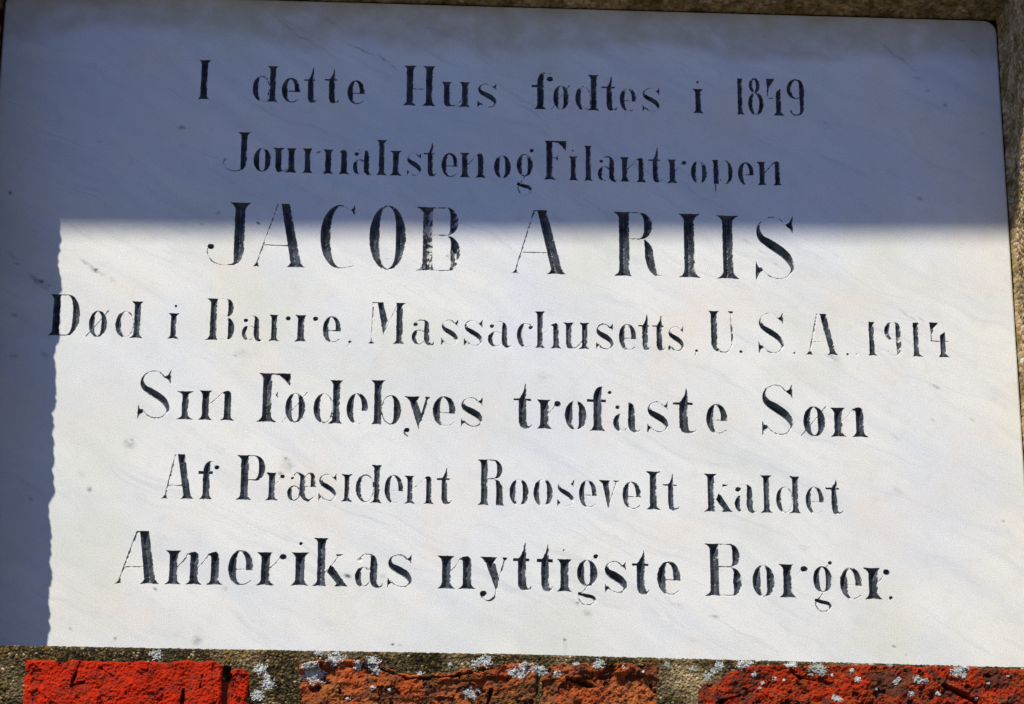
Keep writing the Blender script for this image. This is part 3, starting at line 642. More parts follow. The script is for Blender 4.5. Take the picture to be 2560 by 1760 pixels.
def make_wood():
    s = NT('painted_board'); col = s.mix(s.ramp(s.noise(1, 4, vec=s.mapping(scale=(.6, .02, .02))), .35, .65), (.10, .065, .04), (.15, .10, .06))
    return s.done(col, .6, .3)
M_WOOD = make_wood()
# ---------------------------------------------------------------- the plaque: slab with cut letters
D = 312.0                                    # depth of the niche in U units
plaque = empty('marble_plaque', 'white marble memorial plaque with seven lines of black engraved lettering', 'plaque')

C = 8                                        # coarse cell, fine cells are 1
IN = 44
gx0 = int(math.ceil(SLAB_X0 + IN)); gz0 = int(math.ceil(SLAB_Z0 + 6))
ncx = int((SLAB_X1 - IN - gx0) // C); ncz = int((SLAB_Z1 - IN - gz0) // C)
NX, NZ = ncx * C + 1, ncz * C + 1
SDF = np.full((NZ, NX), 99., np.float32); PNT = np.zeros((NZ, NX), np.float32); RW = np.full((NZ, NX), 5., np.float32); WID = np.full((NZ, NX), -1, np.int16)
words = []
for li, ln in enumerate(LINES):
    bx = [b[0] for b in ln['base']]; by = [b[1] for b in ln['base']]
    for wd in ln['words']:
        wi = len(words); words.append((li, ''.join(c[0] for c in wd)))
        for ch, xl, xr, top, o in wd:
            yl, yr = np.interp(xl, bx, by), np.interp(xr, bx, by)
            w = xr - xl; h = (yl + yr) / 2 - top
            if ch in ',.': yr = yl
            oo = dict(xh=ln['xh'], ext=ln['ext'], t=ln.get('t', HAIR)); oo.update(o)
            ax, az = hit(xl, yl); bx_, bz = hit(xr, yr)
            tx, tz = hit((xl + xr) / 2, (yl + yr) / 2 - 60)
            kx = (bx_ - ax) / w; sl = (bz - az) / w; kz = (tz - (az + bz) / 2) / 60
            pf, ph = o.get('p', ln['p']), o.get('ph', ln['ph'])
            for kind, P, q in glyph(ch, w, h, o.get('S', ln['S']), oo):
                P = P.copy(); gx, gz = P[:, 0].copy(), P[:, 1].copy()
                P[:, 0] = ax + gx * kx - gx0; P[:, 1] = az + gx * sl + gz * kz - gz0
                if kind == 'B': P[:, 2] = P[:, 2] * kx
                mg = 8 + (P[:, 2].max() if kind == 'B' else 0)
                i0, i1 = int(max(0, P[:, 0].min() - mg)), int(min(NX, P[:, 0].max() + mg + 1))
                j0, j1 = int(max(0, P[:, 1].min() - mg)), int(min(NZ, P[:, 1].max() + mg + 1))
                X, Z = np.meshgrid(np.arange(i0, i1, dtype=float), np.arange(j0, j1, dtype=float))
                if kind == 'P':
                    d = sd_poly(X, Z, P); p = np.full(d.shape, pf); r = np.full(d.shape, 5.)
                    thin = np.minimum(P[:, 0].max() - P[:, 0].min(), P[:, 1].max() - P[:, 1].min())
                    if thin < 3: p[:] = ph; r[:] = 1.2
                else:
                    d, r = sd_brush(X, Z, P)
                    p = ph + (pf - ph) * sstep(1.7, 4.2, r)
                    if q.get('ball'): p[:] = o.get('bp', pf)
                S_ = SDF[j0:j1, i0:i1]; m = d < S_
                S_[m] = d[m]; RW[j0:j1, i0:i1][m] = r[m]; PNT[j0:j1, i0:i1][m] = p[m]; WID[j0:j1, i0:i1][m] = wi

XX, ZZ = np.meshgrid(np.arange(NX, dtype=float), np.arange(NZ, dtype=float))
near = SDF < 12
# chisel wobble and chipped edges
n1 = fbm(XX, ZZ, 9, 1, 3) - .5; n2 = fbm(XX, ZZ, 22, 5, 3)
chip = np.clip(fbm(XX, ZZ, 7, 9, 2) - .62, 0, 1) * 9
wide = sstep(.5, 3.5, -SDF) * 0 + 1
SDF = np.where(near, SDF - .32 - n1 * 1.25 - chip * .45 * (SDF < 2.0) * (SDF > -3), SDF).astype(np.float32)
inside = np.maximum(-SDF, 0)
# paint left in the cut: a noisy threshold against the chance that paint survived
pn = .55 * fbm(XX, ZZ, 14, 2, 3) + .45 * fbm(XX, ZZ, 5, 6, 2)
pu = .5 * (1 + np.tanh((pn - .5) / .115))
gz_, gx_ = np.gradient(SDF)
# right hand flanks and upward facing foot flanks have lost more
flank = np.clip(gx_ * .7 - gz_ * .75, 0, 1)
edge = np.clip(1 - inside / 3.0, 0, 1)
chance = PNT + .10 * (PNT > .88) - .05 * flank - .58 * edge * np.clip(flank * 1.3 - .1, 0, 1)
paint = sstep(-.10, .08, chance - pu)
dirt = sstep(.3, .75, fbm(XX, ZZ, 11, 11, 3)) * np.clip(.25 + .75 * np.clip(gz_, 0, 1), 0, 1) * np.clip(inside / 1.2, 0, 1) * (.35 + .65 * sstep(.1, .5, PNT))
depth = np.minimum(inside * (.7 + .95 * sstep(1.6, 3.4, RW)) * (.22 + .78 * sstep(.06, .5, PNT)), 19) * (1 + .12 * (fbm(XX, ZZ, 6, 3, 2) - .5) * 2)
depth = depth + np.where((inside > 1.5), (fbm(XX, ZZ, 4, 13, 2) - .5) * 1.0, 0)
depth = np.maximum(depth, 0)
# pull lattice points near the outline onto it
g2 = np.maximum(np.hypot(gx_, gz_), .3)
sn = np.abs(SDF) < .46
VX = XX - np.where(sn, SDF * gx_ / g2 ** 2, 0); VZ = ZZ - np.where(sn, SDF * gz_ / g2 ** 2, 0)
depth = np.where(sn, 0, depth)

# smudges, specks and little veins of the stone, as soft masks on the lattice
MASK = np.zeros((3, NZ, NX), np.float32)
wx = (fbm(XX, ZZ, 30, 2, 3) - .5) * 14; wz = (fbm(XX, ZZ, 30, 10, 3) - .5) * 14
brk = fbm(XX, ZZ, 9, 8, 3)
for (px, py, a, b, ang, st, tint) in SPOTS:
    x, z = hit(px, py); x -= gx0; z -= gz0; R = a * 1.6 + 12
    i0, i1, j0, j1 = int(max(0, x - R)), int(min(NX, x + R)), int(max(0, z - R)), int(min(NZ, z + R))
    if i1 <= i0 or j1 <= j0: continue
    sl_ = np.s_[j0:j1, i0:i1]; am = min(1., a / 18.)
    dx = XX[sl_] - x + wx[sl_] * am; dz = ZZ[sl_] - z + wz[sl_] * am; t_ = math.radians(ang)
    q = np.hypot((dx * math.cos(t_) - dz * math.sin(t_)) / (a * 1.2), (dx * math.sin(t_) + dz * math.cos(t_)) / (b * 1.2))
    v = st * np.clip(1 - q, 0, 1) ** 1.15 * 1.55 * (1. if st > .8 else np.clip(.2 + 1.7 * (brk[sl_] - .25), 0, 1.3))
    MASK[tint][sl_] = np.maximum(MASK[tint][sl_], np.minimum(v, .95))
blk = (SDF < 2.2) | (MASK.max(0) > .004)
cellmin = np.zeros((ncz, ncx), bool)
for a in range(C + 1):
    for b in range(C + 1):
        cellmin |= blk[a:a + ncz * C:C, b:b + ncx * C:C][:ncz, :ncx]
fine = np.repeat(np.repeat(cellmin, C, 0), C, 1)              # (NZ-1, NX-1)
ids = np.arange(NZ * NX).reshape(NZ, NX)
fq = np.stack([ids[:-1, :-1], ids[:-1, 1:], ids[1:, 1:], ids[1:, :-1]], -1)
cen = (SDF[:-1, :-1] + SDF[:-1, 1:] + SDF[1:, 1:] + SDF[1:, :-1]) / 4
# split quads along the better diagonal where the outline passes
letter = fine & (cen < 0)
flatq = fq[fine & ~letter]
cz = np.arange(0, NZ - 1, C); cxs = np.arange(0, NX - 1, C)
cq = np.stack([ids[:-1:C, :-1:C], ids[:-1:C, C::C], ids[C::C, C::C], ids[C::C, :-1:C]], -1)[:ncz, :ncx][~cellmin]
PX = ((gx0 + VX) * U).ravel(); PZ = ((gz0 + VZ) * U).ravel(); PY = (depth * U).ravel()
POS = np.stack([PX, PY, PZ], 1)
def pick(faces):
    used, inv = np.unique(faces, return_inverse=True)
    return used, inv.reshape(faces.shape)

# rim of the slab: rounded corners, worn arris, sides
def outline(ins, r):
    x0, x1, z0, z1 = SLAB_X0 + ins, SLAB_X1 - ins, SLAB_Z0 + ins, SLAB_Z1 - ins
    pts = []
    for cx, cz_, a0 in ((x1 - r, z1 - r, 0), (x0 + r, z1 - r, 90), (x0 + r, z0 + r, 180), (x1 - r, z0 + r, 270)):
        for k in range(11):
            a = math.radians(a0 + 9 * k); pts.append((cx + r * math.cos(a), cz_ + r * math.sin(a)))
    out = []
    for i, p in enumerate(pts):
        q = pts[(i + 1) % len(pts)]; L = math.hypot(q[0] - p[0], q[1] - p[1]); n = max(1, int(L / 14))
        for k in range(n): out.append((p[0] + (q[0] - p[0]) * k / n, p[1] + (q[1] - p[1]) * k / n))
    return np.array(out)
rings = []
base_o = outline(0, 36)
cenx = np.array([(SLAB_X0 + SLAB_X1) / 2, (SLAB_Z0 + SLAB_Z1) / 2])
wob = (fbm(base_o[:, 0] + 5000, base_o[:, 1] + 5000, 60, 4, 3) - .5) * 4
for ins, y in ((5.5, 0), (3.6, .5), (1.8, 1.8), (.6, 4), (0, 7), (0, 82)):
    o_ = outline(ins, 36 - ins)
    m = min(len(o_), len(base_o)); rings.append(np.column_stack([np.resize(o_[:, 0], len(base_o)) if len(o_) != len(base_o) else o_[:, 0] + 0, np.full(len(base_o), y), np.resize(o_[:, 1], len(base_o)) if len(o_) != len(base_o) else o_[:, 1]]))
nr = len(base_o)
for R in rings[1:]: R[:, 1] += np.abs(wob) * .25
bm = bmesh.new()
iv = [bm.verts.new((gx0 + x, 0, gz0 + z)) for x, z in ([(k * C, 0) for k in range(ncx)] + [(NX - 1, k * C) for k in range(ncz)] + [(NX - 1 - k * C, NZ - 1) for k in range(ncx)] + [(0, NZ - 1 - k * C) for k in range(ncz)])]
ov = [bm.verts.new(tuple(p)) for p in rings[0]]
ed = [bm.edges.new((L[i], L[(i + 1) % len(L)])) for L in (iv, ov) for i in range(len(L))]
bmesh.ops.triangle_fill(bm, edges=ed, use_beauty=True, normal=(0, -1, 0))
bm.verts.index_update(); bm.verts.ensure_lookup_table()
rv = np.array([v.co[:] for v in bm.verts]) * U
rf = [tuple(v.index for v in f.verts) for f in bm.faces]
ov_i = [v.index for v in ov]; bm.free()

used, sf = pick(np.vstack([flatq, cq]))
sv = POS[used].copy(); sv[:, 1] = 0
sv[:, 1] = PY[used]
nb = len(sv)
tri_extra = [tuple(i + nb for i in f) for f in rf]
allv = [sv, rv]; off = nb + len(rv); prev = [i + nb for i in ov_i]
quads = [sf]
for R in rings[1:]:
    allv.append(R * U); cur = [off + i for i in range(nr)]; off += nr
    quads.append(np.array([(prev[i], prev[(i + 1) % nr], cur[(i + 1) % nr], cur[i]) for i in range(nr)])); prev = cur
quads.append(np.array([(a, b, c, c) for a, b, c in tri_extra]))
V_ = np.vstack(allv); Q_ = np.vstack(quads)
me = bpy.data.meshes.new('slab'); 
tri = np.array(tri_extra); qd = np.vstack(quads[:-1])
nl = len(qd) * 4 + len(tri) * 3
me.vertices.add(len(V_)); me.vertices.foreach_set('co', V_.astype(np.float32).ravel())
me.loops.add(nl); me.loops.foreach_set('vertex_index', np.concatenate([qd.ravel(), tri.ravel()]).astype(np.int32))
me.polygons.add(len(qd) + len(tri))
me.polygons.foreach_set('loop_start', np.concatenate([np.arange(len(qd)) * 4, len(qd) * 4 + np.arange(len(tri)) * 3]).astype(np.int32))
me.polygons.foreach_set('loop_total', np.concatenate([np.full(len(qd), 4), np.full(len(tri), 3)]).astype(np.int32))
me.update(calc_edges=True)
for k, an in enumerate(('smudge', 'vein', 'rust')):
    at = me.attributes.new(an, 'FLOAT', 'POINT'); mv = np.zeros(len(V_), np.float32); mv[:nb] = MASK[k].ravel()[used]; at.data.foreach_set('value', mv)
me.validate()
me.polygons.foreach_set('use_smooth', np.zeros(len(me.polygons), bool))
me.materials.append(M_MARBLE)
slab = bpy.data.objects.new('slab', me); scene.collection.objects.link(slab); slab.parent = plaque

LINE_LABEL = ['first engraved line, ending in the year 1849', 'second engraved line, one run of lowercase words', 'third engraved line, in the largest capitals',
              'fourth engraved line, the longest, ending in 1914', 'fifth engraved line, three words', 'sixth engraved line, four words', 'bottom engraved line, three large words']
fw = np.maximum(np.maximum(WID[:-1, :-1], WID[:-1, 1:]), np.maximum(WID[1:, 1:], WID[1:, :-1]))
line_obj = []
for li in range(7):
    o = bpy.data.objects.new('inscription_line', None); scene.collection.objects.link(o); o.parent = plaque
    o['label'] = LINE_LABEL[li]; line_obj.append(o)
PR, DR = paint.ravel(), dirt.ravel()
for wi, (li, txt) in enumerate(words):
    f = fq[letter & (fw == wi)]
    if not len(f): continue
    used, ff = pick(f)
    mesh_obj('word', POS[used], ff, M_LETTER, line_obj[li], dict(paint=PR[used], dirt=DR[used]))

# ---------------------------------------------------------------- the brick wall round the niche
wall = empty('brick_wall', 'old red brick wall with a mortared niche that holds the plaque', 'wall')

def grains(nu, nv, step, dens, seed, rmin=1.2, rmax=4.4):
    """Rounded sand grains over a (nv,nu) field: height in U units and a tone 0..1 per grain."""
    r_ = np.random.default_rng(seed)
    H = np.zeros((nv, nu), np.float32); T = np.full((nv, nu), .02, np.float32)
    T += .16 * r_.random((nv, nu)).astype(np.float32)
    n = int(nu * nv * step * step * dens)
    R = rmin + (rmax - rmin) * r_.random(n) ** 2.6
    for k in np.argsort(R):
        r = R[k]; cu, cv = r_.random() * nu, r_.random() * nv; q = r / step
        a0, a1, b0, b1 = int(max(0, cu - q)), int(min(nu, cu + q + 2)), int(max(0, cv - q)), int(min(nv, cv + q + 2))
        if a1 <= a0 or b1 <= b0: continue
        uu, vv = np.meshgrid(np.arange(a0, a1) - cu, np.arange(b0, b1) - cv)
        d2 = (uu * uu + vv * vv * (1 + .5 * r_.random())) / (q * q)
        hh = np.sqrt(np.clip(1 - d2, 0, 1)) * r * .75
        t = r_.random(); sub = H[b0:b1, a0:a1]; m = hh > sub + .1
        sub[m] = hh[m]; T[b0:b1, a0:a1][m] = t
    return H, T
def grid_faces(nu, nv):
    i = np.arange(nu * nv).reshape(nv, nu)
    return np.stack([i[:-1, :-1], i[:-1, 1:], i[1:, 1:], i[1:, :-1]], -1).reshape(-1, 4)

FY = -D
def sill(px): return np.interp(px, [-200, 0, 1280, 2560, 2800], [1605.5, 1610, 1632, 1665, 1671])
BRICKS = []
def brick(px0, px1, top, mat, seed, label, rough=1.0, cracks=(), proud=4.0, ledge=0):
    """One weathered brick: its face as a relief; top = [(px, py)...] is its worn upper edge."""
    tx = np.array([hit(p, q, FY)[0] for p, q in top]); tz = np.array([hit(p, q, FY)[1] for p, q in top])
    x0, x1 = hit(px0, 1690, FY)[0], hit(px1, 1690, FY)[0]
    n, s = int((x1 - x0) / 1.25), 1.25
    u = np.linspace(x0, x1, n); zt_ = np.interp(u, tx, tz) + (fbm(u, u * 0 + seed * 50, 22, seed, 3) - .5) * 9 * rough
    zb = tz.max() - 232
    m = 185
    v = np.linspace(0, 1, m)[:, None]
    Z = zb + (zt_[None, :] - zb) * v; X = np.broadcast_to(u, Z.shape).copy()
    wl_ = (fbm(Z + seed * 91, Z * 0 + 3., 30, seed + 3, 3) - .5) * 9 * rough
    wr_ = (fbm(Z + seed * 17, Z * 0 + 9., 30, seed + 5, 3) - .5) * 9 * rough
    fx = (X - x0) / (x1 - x0); X = X + wl_ * (1 - fx) ** 6 + wr_ * fx ** 6
    ed = np.minimum(np.minimum(X - x0, x1 - X), zt_[None, :] - Z)
    rnd = 7 * np.clip(1 - ed / 8, 0, 1) ** 2
    big = fbm(X, Z, 75, seed + 1, 5, .55); mid = fbm(X, Z, 20, seed + 4, 4, .6); sm = fbm(X, Z, 5, seed + 2, 2)
    pit = sstep(.60, .70, fbm(X, Z, 26, seed + 7, 4, .55)) * min(1, rough)
    h = proud - rnd + (big - .5) * 26 * rough + (mid - .5) * 15 * rough + (sm - .5) * 4.5 - pit * 9
    if ledge:   # the face has spalled off below a ragged line
        zl = np.interp(X, tx, tz) - ledge - (fbm(X, X * 0 + 77., 90, seed + 8, 4) - .5) * 60
        h = h - 10 * sstep(0, 5, zl - Z) * sstep(.35, .5, fbm(X, Z, 110, seed + 9, 2))
    for (cx0, cy0, cx1, cy1, wdt) in cracks:
        a = np.array(hit(cx0, cy0, FY)); b = np.array(hit(cx1, cy1, FY)); e = b - a; L = e @ e
        k = np.clip(((X - a[0]) * e[0] + (Z - a[1]) * e[1]) / L, 0, 1)
        d = np.hypot(X - a[0] - e[0] * k, Z - a[1] - e[1] * k) + (fbm(X, Z, 14, seed + 6, 3) - .5) * 9
        cr = 1 - sstep(wdt * .4, wdt, d); h = h - 26 * cr; pit = np.maximum(pit, cr)
    co = np.stack([X, FY - h, Z], -1)
    fr = grid_faces(n, m)
    # skirt: push a copy of the border back so the brick is a solid block
    idx = np.arange(n * m).reshape(m, n)
    loop = np.concatenate([idx[0, :], idx[1:, -1], idx[-1, -2::-1], idx[-2:0:-1, 0]])
    P = co.reshape(-1, 3); back = P[loop].copy(); back[:, 1] = FY + 40
    nbk = len(P); L = len(loop)
    sk = np.stack([loop, nbk + np.arange(L), nbk + (np.arange(L) + 1) % L, np.roll(loop, -1)], -1)
    o = mesh_obj('brick', np.vstack([P, back]) * U, np.vstack([fr, sk[:, ::-1]]), mat, wall, dict(pit=np.concatenate([pit.ravel(), np.zeros(L)])))
    o['label'] = label
    BRICKS.append((x0, x1, tx, tz))
    return o
brick(62, 556, [(62, 1651), (130, 1646), (185, 1650), (300, 1652), (420, 1655), (470, 1650), (540, 1652), (556, 1665)], M_BRICK[0], 1, 'bright red brick below the left end of the plaque', .55,
      [(200, 1655, 178, 1716, 3), (178, 1716, 210, 1706, 3), (460, 1725, 452, 1770, 3.5), (250, 1670, 285, 1692, 2.5), (505, 1690, 500, 1720, 2.5)])
brick(570, 622, [(570, 1690), (578, 1674), (600, 1668), (612, 1672), (622, 1686)], M_BRICK[0], 4, 'broken off corner chunk of bright red brick', .7, [(575, 1690, 538, 1760, 5)])
brick(746, 1342, [(746, 1662), (780, 1655), (850, 1648), (930, 1650), (980, 1672), (1015, 1688), (1060, 1682), (1130, 1676), (1220, 1662), (1300, 1657), (1342, 1660)], M_BRICK[1], 6, 'brown spalled brick with ragged upper edge', 1.25,
      [(950, 1667, 1020, 1700, 4), (1020, 1700, 1150, 1688, 4), (1150, 1688, 1260, 1660, 4), (1230, 1725, 1215, 1770, 6)], ledge=22)
brick(1347, 1650, [(1347, 1668), (1400, 1659), (1480, 1654), (1560, 1654), (1630, 1654), (1650, 1664)], M_BRICK[1], 9, 'brown cratered brick half under the plaque', 1.35, [(1420, 1700, 1478, 1712, 8), (1345, 1715, 1345, 1790, 7)], ledge=30)
brick(1745, 2640, [(1745, 1708), (1790, 1700), (1830, 1676), (1870, 1664), (1950, 1660), (2100, 1662), (2250, 1664), (2420, 1668), (2560, 1672), (2640, 1674)], M_BRICK[2], 12, 'long red brick blotched with dark and white lichen', 1.0,
      [(2362, 1715, 2440, 1756, 8), (1800, 1755, 1850, 1740, 4), (1990, 1690, 2040, 1700, 4)])

crk = [hit(563, 1664, FY)]
# front mortar below the plaque: a vertical sheet that rolls over at its upper edge into the sill
st = 1.25
xa, xb = hit(-70, 1700, FY)[0], hit(2640, 1700, FY)[0]
nu = int((xb - xa) / st); us = xa + np.arange(nu) * st
ztop = np.array([hit(p, sill(p), FY)[1] for p in np.linspace(-120, 2700, 60)]); xtop = np.array([hit(p, sill(p), FY)[0] for p in np.linspace(-120, 2700, 60)])
zt = np.interp(us, xtop, ztop)
nvf, nvs = int(205 / st), 40
H, T = grains(nu, nvf + nvs, st, .085, 3)
rows = []
for j in range(nvf + nvs):
    if j < nvf:
        z = zt - (nvf - j) * st; y = np.full(nu, FY + 5.0); e = (nvf - j) * st
        y = y + np.where(e < 9, (9 - e) ** 2 * .06, 0); ny, nz = -1, .25
        for (bx0, bx1, btx, btz) in BRICKS:
            y = y + 34 * ((us > bx0 + 8) & (us < bx1 - 8) & (z < np.interp(us, btx, btz) - 9))
        y = y + 30 * ((us > crk[0][0] - 10) & (us < crk[0][0] + 14) & (z < crk[0][1]))
    else:
        k = (j - nvf) / nvs; y = np.full(nu, FY + 10 + k * (D - 6)); z = zt + 4 * 0 - k * 40; ny, nz = 0, 1
    rel = (fbm(us, np.full(nu, j * st), 60, 2, 4) - .5) * (9 if j < nvf else 3)
    h = H[j] + rel + (fbm(us, np.full(nu, j * st + 900.), 7, 8, 2) - .5) * 3
    hz = h if j < nvf - 8 else np.minimum(h, 2.4)
    rows.append(np.stack([us, y + ny * hz, z + nz * hz * .6], -1))
mo = np.array(rows).reshape(-1, 3) * U
age = np.zeros((nvf + nvs, nu), np.float32)
UU = np.broadcast_to(us, age.shape); VV = np.broadcast_to((np.arange(nvf + nvs) * st)[:, None], age.shape)
age = .03 + .30 * sstep(.5, .75, fbm(UU, VV, 70, 6, 3))
xm, zm = hit(1725, 1730, FY)
age = np.clip(age + .9 * np.exp(-((UU - xm) / 55) ** 2 - ((VV - (nvf * st - 55)) / 45) ** 2), 0, 1)
mesh_obj('mortar', mo, grid_faces(nu, nvf + nvs), M_MORTAR, wall, dict(grain=T.ravel(), age=age.ravel()))

# niche surround: sand mortar on soffit and right reveal, ragged brick edge on the left
rx = SLAB_X1 + 4
def reveal(name, nu, nv, st, fn, seed, mat, dens=.05):
    H, T = grains(nu, nv, st, dens, seed, 1.6, 9.0)
    uu, vv = np.meshgrid(np.arange(nu) * st, np.arange(nv) * st)
    rel = (fbm(uu, vv, 70, seed, 4) - .5) * 12 + (fbm(uu, vv, 9, seed + 3, 2) - .5) * 3.5
    co, ag = fn(uu, vv, H + rel)
    mesh_obj(name, co.reshape(-1, 3) * U, grid_faces(nu, nv), mat, wall, dict(grain=T.ravel(), age=ag.ravel()))
ztop_n = SLAB_Z1 + 5
zlo, zhi = SLAB_Z0 - 60, ztop_n + 30
def f_right(u, v, h):      # u: depth from the back (y = +14) out to the wall face, v: height
    y = 14 - u; fil = 20 * np.exp(-np.clip(u - 8, 0, 999) / 26.)
    x = rx + 20 - fil - h * np.clip(.25 + u / 60, 0, 1)
    x = x + np.where(u > D - 10, (u - (D - 10)) ** 2 * .08, 0)
    ag = .8 + .2 * sstep(.4, .6, fbm(u, v, 60, 14, 3))
    return np.stack([x, y, zlo + v], -1), ag
reveal('reveal_mortar', int((D + 20) / 2), int((zhi - zlo) / 2), 2.0, f_right, 21, M_MORTAR)
sx0, sx1 = SLAB_X0 - 120, rx + 60
def f_top(u, v, h):        # u: along x, v: depth
    y = 14 - v; fil = 12 * np.exp(-np.clip(v - 6, 0, 999) / 20.)
    z = ztop_n + 14 - fil - h * np.clip(.15 + v / 50, 0, .8)
    ag = .75 + .25 * sstep(.4, .6, fbm(u, v, 60, 15, 3))
    return np.stack([sx0 + u, y, z], -1), ag
reveal('soffit_mortar', int((sx1 - sx0) / 2.5), int(132 / 2.5), 2.5, f_top, 22, M_MORTAR)
# left reveal; its outer edge throws the ragged shadow on the slab
TX = math.tan(SUN_AZ)
ja = hit(162, 640)[0] - TX * D; jb = hit(133, 1580)[0] - TX * D
jz0, jz1 = hit(146, 640)[1], hit(114, 1580)[1]
def jamb_x(z, depth):
    x = ja + (jb - ja) * (z - jz0) / (jz1 - jz0)
    zz = z + 5000.
    r = (fbm(zz, depth * 0 + 4., 60, 3, 4, .68) - .5) * 30 + (fbm(zz, depth * .2, 11, 7, 2) - .5) * 8
    return x + r
def f_left(u, v, h):
    y = 14 - u; z = zlo + v
    k = np.clip(u / D, 0, 1)
    x = jamb_x(z, u) - 26 + 26 * sstep(.5, .97, k) + 14 * np.exp(-u / 12.) + h * .35 * (1 - k)
    return np.stack([x, y, z], -1), .4 + .2 * h * 0
reveal('left_reveal_mortar', int((D + 16) / 2), int((zhi - zlo) / 2), 2.0, f_left, 23, M_MORTAR)

# the wall's mass, beyond the frame, in four butting blocks
xl_ = min(ja, jb) - 70; xr_ = rx + 40; zb_ = hit(1280, 1760, FY)[1] - 95; zt_w = 4400
vv, ff = [], []
for b in ((-5200, xl_, FY + 6, 700, -2.62 / U, zt_w), (xr_, 5200, FY + 6, 700, -2.62 / U, zt_w),
          (xl_, xr_, -112, 700, ztop_n + 32, zt_w), (xl_, xr_, FY + 6, 700, -2.62 / U, zb_), (xl_, xr_, 84, 700, zb_, ztop_n + 32), (xl_, xr_, FY + 30, 84, zb_, SLAB_Z0 - 62)):  # block above the niche set back so more light reaches the slab's top
    a, f = box(*b); n0 = len(vv); vv += a; ff += [tuple(i + n0 for i in q) for q in f]
mesh_obj('masonry', np.array(vv) * U, ff, M_BODY, wall)
# left front strip between the ragged edge and the masonry
nz_ = int((zhi - zlo) / 4); zz = zlo + np.arange(nz_) * 4.
xj = jamb_x(zz, np.full(nz_, D)) ; nxs = 26
X = xl_ - 4 + (xj - xl_ + 4)[:, None] * np.linspace(0, 1, nxs)[None]
Zg = np.broadcast_to(zz[:, None], X.shape)
Yg = FY - 2 - (fbm(X + 900, Zg + 900, 60, 5, 4) - .5) * 12 * np.linspace(1, 0, nxs)[None]
pit = np.zeros(X.size)
o = mesh_obj('brick_edge', np.stack([X, Yg, Zg], -1).reshape(-1, 3) * U, grid_faces(nxs, nz_), M_BRICK[0], wall, dict(pit=pit))

# ---------------------------------------------------------------- lichen
CL = [(391,1635,16,.2),(650,1671,18,.15),(670,1707,18,.05),(645,1737,18,.05),(668,1690,9,.1),(785,1685,30,0),(775,1672,20,0),(838,1646,24,.05),(797,1630,12,.2),(932,1654,20,0),(896,1665,13,.05),(940,1675,12,.1),(1050,1682,8,.2),(1171,1731,17,.05),(1180,1740,10,0),(1198,1722,6,0),
      (1213,1651,18,.1),(1190,1658,12,.1),(1125,1660,7,.2),(932,1722,7,0),(870,1746,6,0),(972,1724,4,0),(1313,1671,20,0),(1345,1674,16,.05),(1357,1676,14,0),(1285,1682,16,.05),(1303,1690,12,0),(1440,1660,9,0),(1500,1657,14,.05),(1492,1664,10,.1),(1393,1685,10,.1),(1608,1680,4,0),
      (1856,1660,17,.05),(1875,1658,10,.1),(1983,1660,14,.05),(1970,1664,9,0),(1884,1690,8,0),(1936,1696,6,0),(1906,1708,5,.1),(1898,1722,4,0),(1960,1700,4,0),(2129,1679,7,0),(2143,1701,9,.05),(2239,1707,8,.05),(2246,1700,6,.1),(2294,1701,13,.15),(2310,1706,8,.05),(2399,1679,20,.05),(2385,1684,12,0),(2412,1672,10,.1),
      (2277,1737,8,.05),(2344,1737,8,.05),(2088,1748,11,0),(2097,1753,8,0),(2080,1688,4,0),(2190,1724,4,0),(2043,1671,20,.75),(2055,1680,16,.7),(2030,1678,12,.8),(1798,1662,14,.3),(1770,1688,12,.25),(1785,1676,10,.3),(1735,1672,10,.45),(2408,1692,8,.1),(2470,1710,4,0),(2520,1690,4,.2),(2440,1745,4,0),(2180,1660,6,.4),(1668,1660,8,.5),(2225,1661,7,.2),(1560,1668,4,0)]
r_ = np.random.default_rng(5); lv, lf, lt = [], [], []; k0 = 0
ico = bmesh.new(); bmesh.ops.create_icosphere(ico, subdivisions=1, radius=1); iv_ = np.array([v.co[:] for v in ico.verts]); if_ = np.array([[v.index for v in f.verts] for f in ico.faces]); ico.free()
wall_parts = [c for c in wall.children if c.name.split('.')[0] in ('brick', 'mortar')]
bpy.context.view_layer.update()
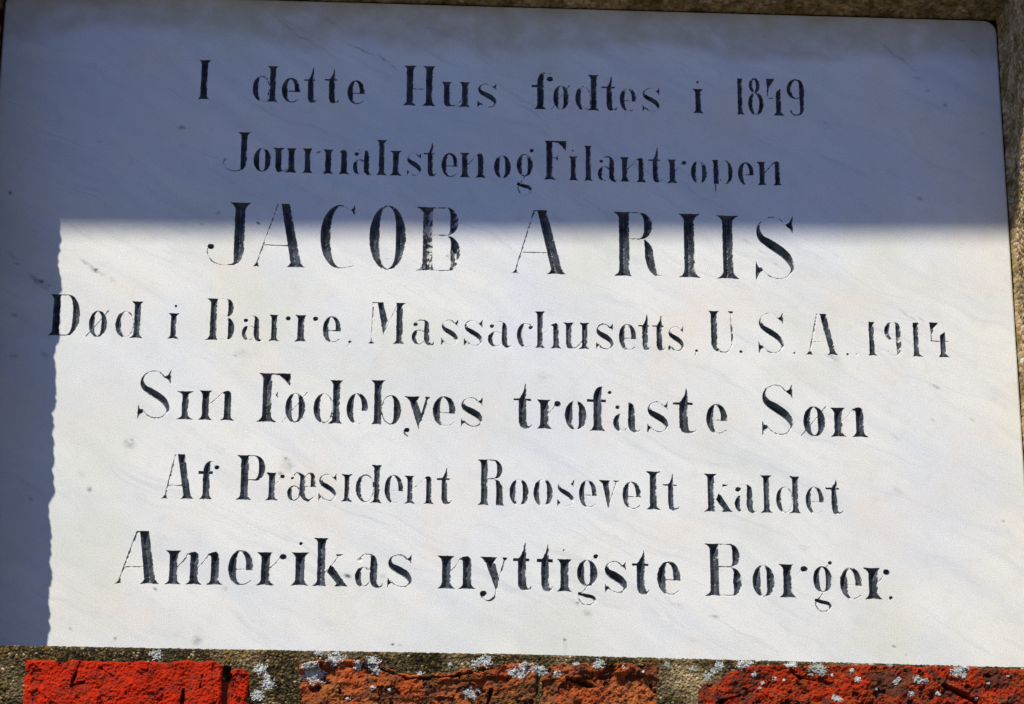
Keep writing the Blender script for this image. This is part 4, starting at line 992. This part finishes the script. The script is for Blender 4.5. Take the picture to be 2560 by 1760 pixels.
for (px, py, R, tone) in CL:
    for k in range(int(16 + R * R * .62)):
        a = r_.random() * 6.283; rr = R * (r_.random() ** .62) * (.75 + .5 * math.sin(a * 3 + px) ** 2)
        x, z = hit(px + rr * math.cos(a), py + rr * math.sin(a) * .8, FY)
        org = Vector((x * U, -.2, z * U)); best = None
        for o in wall_parts:
            ok, loc, nrm, _ = o.ray_cast(org, Vector((0, 1, 0)))
            if ok and (best is None or loc.y < best): best = loc.y
        if best is None or best / U > FY + 26: continue
        s_ = (.8 + 1.8 * r_.random() ** 2) * (1.15 - .45 * rr / (R * 1.25))
        M = iv_ * (s_ * np.array([1, .5, 1])) * (1 + .5 * (r_.random(iv_.shape) - .5))
        lv.append(M + np.array([x, best / U - s_ * .25, z])); lf.append(if_ + k0); k0 += len(iv_); lt.append(np.full(len(iv_), np.clip(tone + .5 * (r_.random() - .5), 0, 1)))
li_ = mesh_obj('lichen', np.vstack(lv) * U, np.vstack(lf), M_LICHEN, None, dict(tone=np.concatenate(lt)))
li_['label'] = 'white and grey crusts of lichen on the bricks and mortar below the plaque'; li_['category'] = 'lichen'; li_['kind'] = 'stuff'

# ---------------------------------------------------------------- roof eave far above: its edge ends the sunlight on the plaque
T_ = math.tan(SUN_EL) / math.cos(SUN_AZ)
out = .72 / U
pts = []
for px, py in ((150, 577), (2480, 595)):
    x, z = hit(px, py); pts.append((x - TX * out, z + T_ * out))
sl_ = (pts[1][1] - pts[0][1]) / (pts[1][0] - pts[0][0])
eave = empty('roof_eave', 'overhanging dark wooden roof eave above the wall, shading the upper plaque', 'eave')
def slab_along(name, y0, y1, z0, z1, dz, mat):
    v = []; xs = np.linspace(-5200, 5200, 160); n = len(xs)
    wob = (fbm(xs + 9000, xs * 0 + 3, 700, 2, 4) - .5) * 26 * (name == 'fascia')
    for x, w in zip(xs, wob):
        zc = pts[0][1] + sl_ * (x - pts[0][0])
        v += [(x, y0, zc + z0 + w), (x, y0, zc + z1), (x, y1, zc + z1 + dz), (x, y1, zc + z0 + dz + w)]
    f = [(0, 1, 2, 3), (4 * n - 1, 4 * n - 2, 4 * n - 3, 4 * n - 4)]
    for i in range(n - 1):
        for a in range(4):
            c = (a + 1) % 4; f.append((4 * i + a, 4 * i + 4 + a, 4 * i + 4 + c, 4 * i + c))
    return mesh_obj(name, np.array(v) * U, f, mat, eave)
slab_along('fascia', -out, -out + 90, 0, 700, 0, M_WOOD)
slab_along('soffit_board', -out + 92, FY - 10, 80, 160, 0, M_WOOD)
slab_along('roof_deck', -out - 120, 1500, 702, 850, 1600, M_WOOD)

# paved ground in front of the house, unseen, added to bounce sunlight upward
gv = [(-8, -9, -2.6), (8, -9, -2.6), (8, FY * U + .004, -2.6), (-8, FY * U + .004, -2.6)]
g_ = mesh_obj('ground', np.array(gv), [(0, 1, 2, 3)], M_GROUND); g_['kind'] = 'structure'
